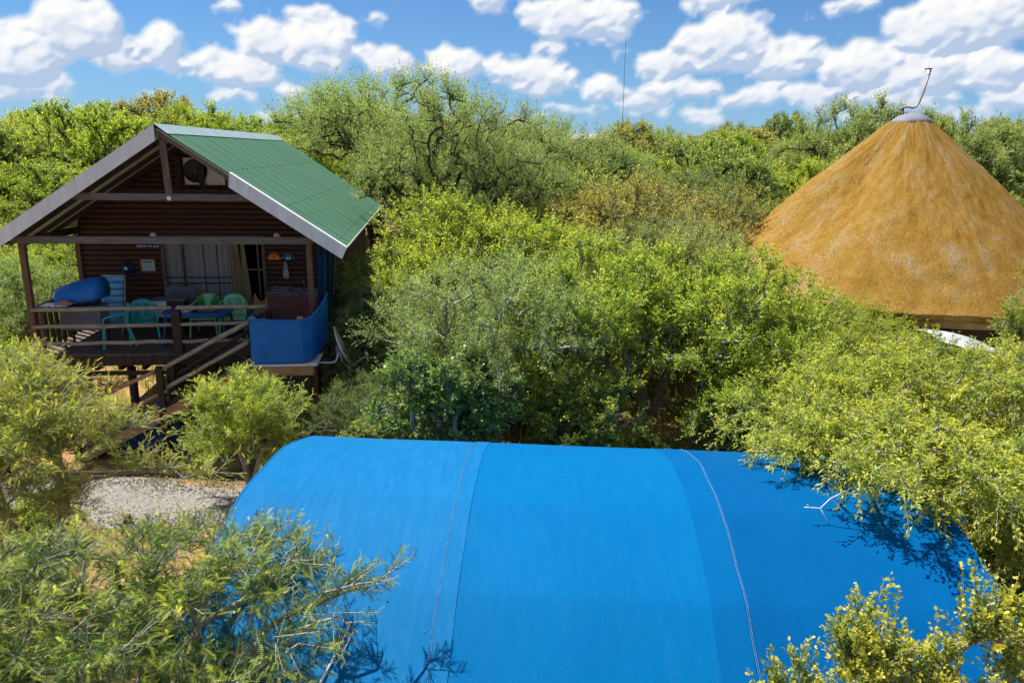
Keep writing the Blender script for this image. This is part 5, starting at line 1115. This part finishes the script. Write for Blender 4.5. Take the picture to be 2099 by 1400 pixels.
# overhanging willow-like tree on the right
OR = make_tree(25, [[(0, 0, 0), (-0.2, 0, 1.0), (-0.8, -0.2, 1.9)], [(0.1, 0, 0), (0.5, 0.2, 1.8)], [(0, 0.1, 0), (-1.2, 0.4, 1.6), (-1.9, 0.3, 2.3)]],
     [(-2.0, 0.1, 2.45, 1.0, 0.9, 0.65), (-1.0, 0.2, 2.75, 1.2, 1.1, 0.7), (0.1, 0.3, 2.85, 1.3, 1.2, 0.72), (1.1, 0.1, 2.7, 1.2, 1.2, 0.8), (-2.6, -0.4, 2.15, 0.75, 0.6, 0.42), (-2.75, -1.9, 2.72, 0.55, 0.4, 0.22), (-2.0, -2.6, 2.65, 0.55, 0.4, 0.25), (-2.4, -3.0, 3.0, 0.55, 0.4, 0.28), (-1.6, -3.2, 2.98, 0.6, 0.45, 0.3), (-0.9, -3.0, 2.9, 0.5, 0.4, 0.35), (-1.3, -2.7, 3.05, 0.9, 0.5, 0.25), (-1.4, -0.6, 2.1, 0.9, 0.7, 0.5), (-0.5, -0.5, 2.2, 1.0, 0.8, 0.55), (0.7, -0.7, 1.9, 0.9, 0.8, 0.7), (1.5, -0.6, 1.7, 0.9, 0.9, 0.9), (0.4, 0.9, 2.4, 1.4, 0.7, 0.7), (-2.4, -1.7, 2.95, 0.85, 0.6, 0.32), (-1.5, -2.2, 2.95, 0.8, 0.6, 0.36), (-0.8, -2.5, 2.6, 0.7, 0.5, 0.4), (-0.2, -2.2, 2.0, 0.7, 0.7, 0.6), (-1.6, -1.3, 2.7, 0.9, 0.7, 0.4)],
     700, 'narrow', 0.056, 7, 0.38, 27, 0.10, 0.42, rad=0.007, lm='yellow', twigwood=True, normal_up=0.7, newgrowth=0.7, maxr=0.09)
plant(OR, 'overhanging_tree', 'yellow green narrow leaved tree overhanging the right end of the tent', 'tree', (6.1, 9.7, 0))
plant(OR, 'overhanging_tree', 'lower yellow green tree at the right edge beside the tent', 'tree', (7.1, 7.4, 0), 2.4, 0.80)
# glossy bush
GB = make_tree(26, stems_multi(26, 4, 0.7, 1.3), lobes_round(26, 1.6, 1.1, 0.3, 2.7, 8), 240, 'oval', 0.072, 6, 0.34, 16, 0.35, 0.2, rad=0.009, lm='glossy', bark='bark', twigwood=True, maxr=0.05)
plant(GB, 'glossy_bush', 'dark glossy leaved bush just behind the middle of the tent', 'bush', (-0.9, 12.1, 0), 0.4, 1.02)
plant(GB, 'glossy_bush', 'smaller green bush right of the dark glossy bush behind the tent', 'bush', (1.15, 12.5, 0), 2.4, 0.86, lm='yellow')
plant(GB, 'glossy_bush', 'low green bush behind the tent below the leafy trees', 'bush', (3.9, 12.7, 0), 4.4, 0.68, lm='mid')
plant(GB, 'glossy_bush', 'low dark bush behind the left part of the tent', 'bush', (-2.55, 12.4, 0), 1.4, 0.55, lm='mid')

# ---- middle distance, placed one by one
mid = [
 ('ac1', 'tall_acacia', 'tall grey green feathery acacia in the middle of the skyline', (-1.75, 21.5), 0.6, 1.12, 'acacia', 1.20),
 ('ac1', 'tall_acacia', 'tall feathery acacia behind the right slope of the green roof', (-6.0, 31.5), 2.3, 1.55, 'acacia', 1.03),
 ('ac1', 'tall_acacia', 'feathery acacia right of the tallest one, on the skyline', (1.6, 27.5), 4.1, 1.30, 'acacia', 0.98),
 ('lf1', 'leafy_bush', 'bright yellow green bush below the tall middle acacia', (-0.7, 17.6), 0.4, 1.12, 'yellow', 0.98),
 ('ac2', 'acacia_bush', 'feathery grey green acacia behind the glossy bush', (-0.45, 13.9), 1.1, 0.96, 'acacia', 1.02),
 ('lf2', 'leafy_tree', 'leafy yellow green tree right of the feathery acacia bush', (1.9, 14.6), 2.2, 1.02, 'yellow', 1.08),
 ('lf2', 'leafy_tree', 'leafy tree left of the thatched hut behind the tent', (4.4, 14.2), 5.0, 1.06, 'yellow', 1.0),
 ('ac2', 'acacia_bush', 'feathery acacia bush in front of the thatched roof', (6.2, 13.4), 3.4, 0.80, 'yellow', 1.0),
 ('lf2', 'leafy_tree', 'leafy yellow green tree at the foot of the thatched roof', (5.0, 12.2), 1.3, 0.72, 'yellow', 1.0),
 ('lf1', 'leafy_bush', 'olive bush right of the bright yellow green one', (2.5, 19.5), 2.9, 1.18, 'olive', 1.0),
 ('lf1', 'leafy_bush', 'bush with rusty brown leaves left of the thatched roof', (4.9, 21.0), 4.4, 1.12, 'rust', 0.98),
 ('lf2', 'leafy_bush', 'green bush under the right corner of the cabin roof', (-2.3, 18.4), 0.2, 0.98, 'mid', 1.0),
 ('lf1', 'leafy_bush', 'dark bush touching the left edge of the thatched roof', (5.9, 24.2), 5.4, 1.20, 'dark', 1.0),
 ('ac2', 'acacia_bush', 'feathery bush between the middle and right leafy trees', (3.4, 16.9), 0.8, 1.05, 'acacia', 1.05),
 ('lf1', 'leafy_tree', 'dark leafy tree at the right edge in front of the thatched roof', (10.1, 12.4), 2.0, 0.66, 'mid', 1.60),
 ('lf2', 'shade_toned_shrub', 'shrub along the cabin side, shade put into its dark green leaves', (-2.95, 15.6), 2.6, 0.56, 'dark', 1.42),  # darker leaf tone carries the shade cast by the cabin
 ('ac2', 'shade_toned_shrub', 'low shrub below the satellite dish, shade put into its leaves', (-2.95, 13.3), 1.9, 0.42, 'dark', 1.05),  # shade beside the cabin painted in with the darker leaves
 ('lf2', 'leafy_bush', 'bush at the left end of the skyline acacias behind the roof', (-9.0, 29.5), 3.9, 1.25, 'yellow', 1.25),
 ('lf1', 'leafy_bush', 'low green bush behind the washing line', (8.6, 13.6), 1.2, 0.55, 'yellow', 0.9),
 ('ac2', 'acacia_bush', 'feathery bush left of the deck railing', (-13.3, 18.4), 2.2, 0.80, 'mid', 0.95),
 ('lf1', 'leafy_tree', 'green tree seen under the left eave beyond the deck', (-12.9, 22.8), 0.9, 0.95, 'yellow', 0.9),
 ('lf2', 'leafy_tree', 'green tree left of the cabin roof in the middle distance', (-17.0, 24.4), 3.3, 0.95, 'yellow', 0.88),
 ('far1', 'skyline_tree', 'tallest round tree on the skyline at the far left', (-23.6, 43.0), 0.7, 1.15, 'yellow', 1.16),
 ('far2', 'skyline_tree', 'green tall tree at the very left of the skyline', (-29.5, 45.5), 2.7, 1.15, 'mid', 1.15),
 ('far3', 'skyline_tree', 'open feathery tall tree on the skyline left of the hut top', (19.4, 45.0), 1.7, 1.28, 'acacia', 1.25),
 ('far3', 'skyline_tree', 'wide feathery tree on the skyline just right of the wind vane', (24.6, 42.5), 3.7, 1.22, 'acacia', 1.20),
 ('far3', 'skyline_tree', 'feathery tall tree on the skyline near the right edge', (29.3, 44.5), 5.2, 1.22, 'acacia', 1.15),
]
for kind, nm, lb, (x, y), rz, sc, lm_, zs in mid:
    plant(PT[kind], nm, lb, 'tree' if 'tree' in nm or 'tall' in nm else 'bush', (x, y, 0), rz, sc, lm=lm_, zs=zs)

# ---- rows of bush beyond
rr = random.Random(4)
placed = [(x, y, 2.3 * s) for _, _, _, (x, y), _, s, _, _ in mid]
n_far = 0
def hut_clear(x, y, rad): return math.hypot(x - RC.x, y - RC.y) > RE + rad * 0.75
def cabin_clear(x, y, rad):
    d = Vector((x - HO.x, y - HO.y)); u_ = d.x*math.cos(YAW) + d.y*math.sin(YAW); v_ = -d.x*math.sin(YAW) + d.y*math.cos(YAW)
    return not (-3.7 - rad*0.8 < u_ < 3.7 + rad*0.8 and -1.5 - rad < v_ < LEN + 0.6 + rad*0.8)
tone = {'far1': ('mid', 'yellow', 'mid', 'olive'), 'far2': ('olive', 'yellow', 'mid', 'yellow'), 'far3': ('acacia', 'acacia', 'acacia', 'yellow')}
name_ = {'far1': 'round_tree', 'far2': 'spreading_tree', 'far3': 'feathery_tree'}
kindtxt = {'far1': 'rounded', 'far2': 'spreading', 'far3': 'feathery'}
toned = {'mid': 'mid green', 'dark': 'dark green', 'olive': 'olive', 'yellow': 'yellow green', 'acacia': 'grey green'}
y = 22.5
while y < 88:
    wdt = y * 0.80 + 4; x = -wdt + rr.uniform(0, 3)
    while x < wdt:
        xx, yy = x + rr.uniform(-1, 1), y + rr.uniform(-1.6, 1.6); k = rr.choice(('far1', 'far2', 'far2', 'far3'))
        left = xx < -11 and yy < 36
        sc = rr.uniform(0.80, 1.08) * (0.72 if left else 1.0) * (1.0 if yy > 30 else 0.86)
        if yy > 42: sc *= 1.16
        if yy > 38 and (xx < -6 or xx > 14): sc *= 1.04
        zs = rr.uniform(0.88, 1.12)
        rad = 2.6 * sc
        ok = hut_clear(xx, yy, rad) and cabin_clear(xx, yy, rad) and all(math.hypot(xx - a, yy - b_) > (rad + c) * 0.55 for a, b_, c in placed)
        if left and rr.random() < 0.28: ok = False
        if ok:
            placed.append((xx, yy, rad)); lm_ = rr.choice(tone[k])
            az_ = math.degrees(math.atan2(xx, yy))
            side_ = [w_ for lim_, w_ in ((-33, 'at the far left'), (-28, 'above the left roof edge'), (-23, 'above the cabin peak'), (-18, 'above the back of the green roof'), (-12, 'right of the green roof'), (-6, 'left of the tall acacia top'), (0, 'behind the tall middle acacia'), (5, 'left of the thin mast'), (10, 'just right of the thin mast'), (15, 'between mast and hut'), (20, 'left of the thatched roof'), (25, 'touching the left slope of the thatch'), (30, 'behind the hut top'), (34, 'right of the hut top'), (99, 'at the far right')) if az_ < lim_][0]
            dep = 'in the middle distance' if yy < 30 else ('in the far bush' if yy < 38 else ('in the farther bush' if yy < 47 else ('below the skyline' if yy < 58 else ('on the skyline' if yy < 70 else 'beyond the skyline'))))
            lb = '%s %s %s tree %s, %s' % ('small' if sc < 0.85 else ('large' if sc > 1.1 else 'middling'), toned[lm_], kindtxt[k], dep, side_)
            plant(PT[k], name_[k], lb, 'tree', (xx, yy, gz(yy) - 0.05), rr.uniform(0, 6.28), sc, 'trees: ' + lb, lm_, zs); n_far += 1
        x += rr.uniform(3.6, 4.8)
    y += 3.7 if y < 60 else 4.6
# understorey bushes
for i in range(95):
    yy = rr.uniform(15, 40); xx = rr.uniform(-0.8*yy - 3, 0.8*yy + 3); sc = rr.uniform(0.55, 1.1)
    if not (hut_clear(xx, yy, 1.2) and cabin_clear(xx, yy, 1.0)): continue
    lm_ = rr.choice(('mid', 'yellow', 'olive', 'yellow')); 
    az_ = math.degrees(math.atan2(xx, yy)); side_ = [w_ for lim_, w_ in ((-36, 'at the far left'), (-30, 'left of the deck'), (-24, 'behind the left eave'), (-14, 'right of the green roof'), (-6, 'below the tall acacia'), (0, 'in the middle gap'), (6, 'below the thin mast'), (12, 'behind the leafy trees'), (20, 'left of the thatched hut'), (99, 'on the right side')) if az_ < lim_][0]
    lb = '%s low %s understorey bush %s, %s' % ('tiny' if sc < 0.72 else ('broad' if sc > 0.92 else 'medium'), toned[lm_], side_, 'nearer' if yy < 24 else ('midway' if yy < 32 else 'farther'))
    plant(PT['bush'], 'low_bush', lb, 'bush', (xx, yy, gz(yy)), rr.uniform(0, 6.28), sc, 'bushes: ' + lb, lm_)
for i, (x, y, sc, lb) in enumerate(((-4.6, 15.9, 0.45, 'low bush under the platform corner'), (1.0, 12.6, 0.55, 'low bush at the far edge of the tent, right of the glossy bush'), (2.9, 12.9, 0.45, 'small bush at the far edge of the tent near its right seam'), (-9.6, 12.9, 0.5, 'low bush left of the stairs foot'), (-7.2, 10.2, 0.42, 'low bush on the near side of the gravel path'), (7.3, 9.0, 0.6, 'low bush between the tent and the tub'), (-11.5, 14.5, 0.9, 'bush left of the deck corner post'), (5.2, 11.6, 0.6, 'low bush behind the right end of the tent'))):
    plant(PT['bush'], 'low_bush', lb, 'bush', (x, y, 0), i * 1.3, sc, None, ('mid', 'glossy', 'mid', 'yellow', 'acyel', 'yellow', 'yellow', 'mid')[i])
# dead sticks and stems standing in the shade behind the tent
b = MB(); r9 = random.Random(9)
for i in range(46):
    x = r9.uniform(-3.4, 5.5); y_ = r9.uniform(12.0, 14.2); h = r9.uniform(0.5, 1.5); a = r9.uniform(0, 6.28); l = r9.uniform(0.1, 0.7)
    p = (x, y_, 0); q = (x + l*0.4*math.cos(a), y_ + l*0.4*math.sin(a), h*0.55); q2 = (x + l*math.cos(a+0.4), y_ + l*math.sin(a+0.4), h)
    b.tube([p, q, q2], [0.012, 0.009, 0.004], 4, False)
o = b.build('undergrowth_sticks', MT['bark']); tag(o, 'tangle of dry grey sticks in the shade behind the tent', 'sticks', kind='stuff')
# grass
ng = 30000; gx_ = r.uniform(-1, 1, ng); gy_ = 9 + (r.random(ng) ** 0.8) * 34; gx_ = gx_ * (gy_ * 0.8 + 2); keep = ~((gy_ > 10.9) & (gy_ < 12.8) & (gx_ > -13) & (gx_ < -3.4)) & ~((gy_ < 17.5) & (gx_ > -9.3) & (gx_ < -3.2)) & ~((gx_ > -3.4) & (gx_ < 5) & (gy_ < 11.6))
gx_, gy_ = gx_[keep], gy_[keep]; ng = len(gx_); a = r.uniform(0, 2*PI, ng); h = r.uniform(0.10, 0.38, ng) * (0.6 + gy_ / 40); w = 0.006 + gy_ * 0.0012
fz = np.clip((gy_ - 34) / 40, 0, 1); gzv = fz*fz*(3-2*fz)*1.6
base = np.stack([gx_, gy_, gzv], 1); dr = np.stack([np.cos(a), np.sin(a), np.zeros(ng)], 1); ln = np.stack([r.normal(0, 0.35, ng)*h, r.normal(0, 0.35, ng)*h, h], 1)
Vg = np.stack([base - dr*w[:, None], base + dr*w[:, None], base + ln*0.6 + dr*w[:, None]*0.7, base + ln], 1).reshape(-1, 3)
gm = np_mesh('grass', Vg, np.arange(ng*4).reshape(-1, 4), leaf_mat('grass blades', (0.10, 0.13, 0.03), (0.20, 0.22, 0.05), (0.42, 0.36, 0.14)), r.random(ng))
o = link('grass', gm); tag(o, 'sparse green and straw coloured grass under the trees', 'grass', kind='stuff')
print('FAR', n_far, 'TRIS', sum(a + b for _, a, b in STAT), [q_[:2] for q_ in STAT])
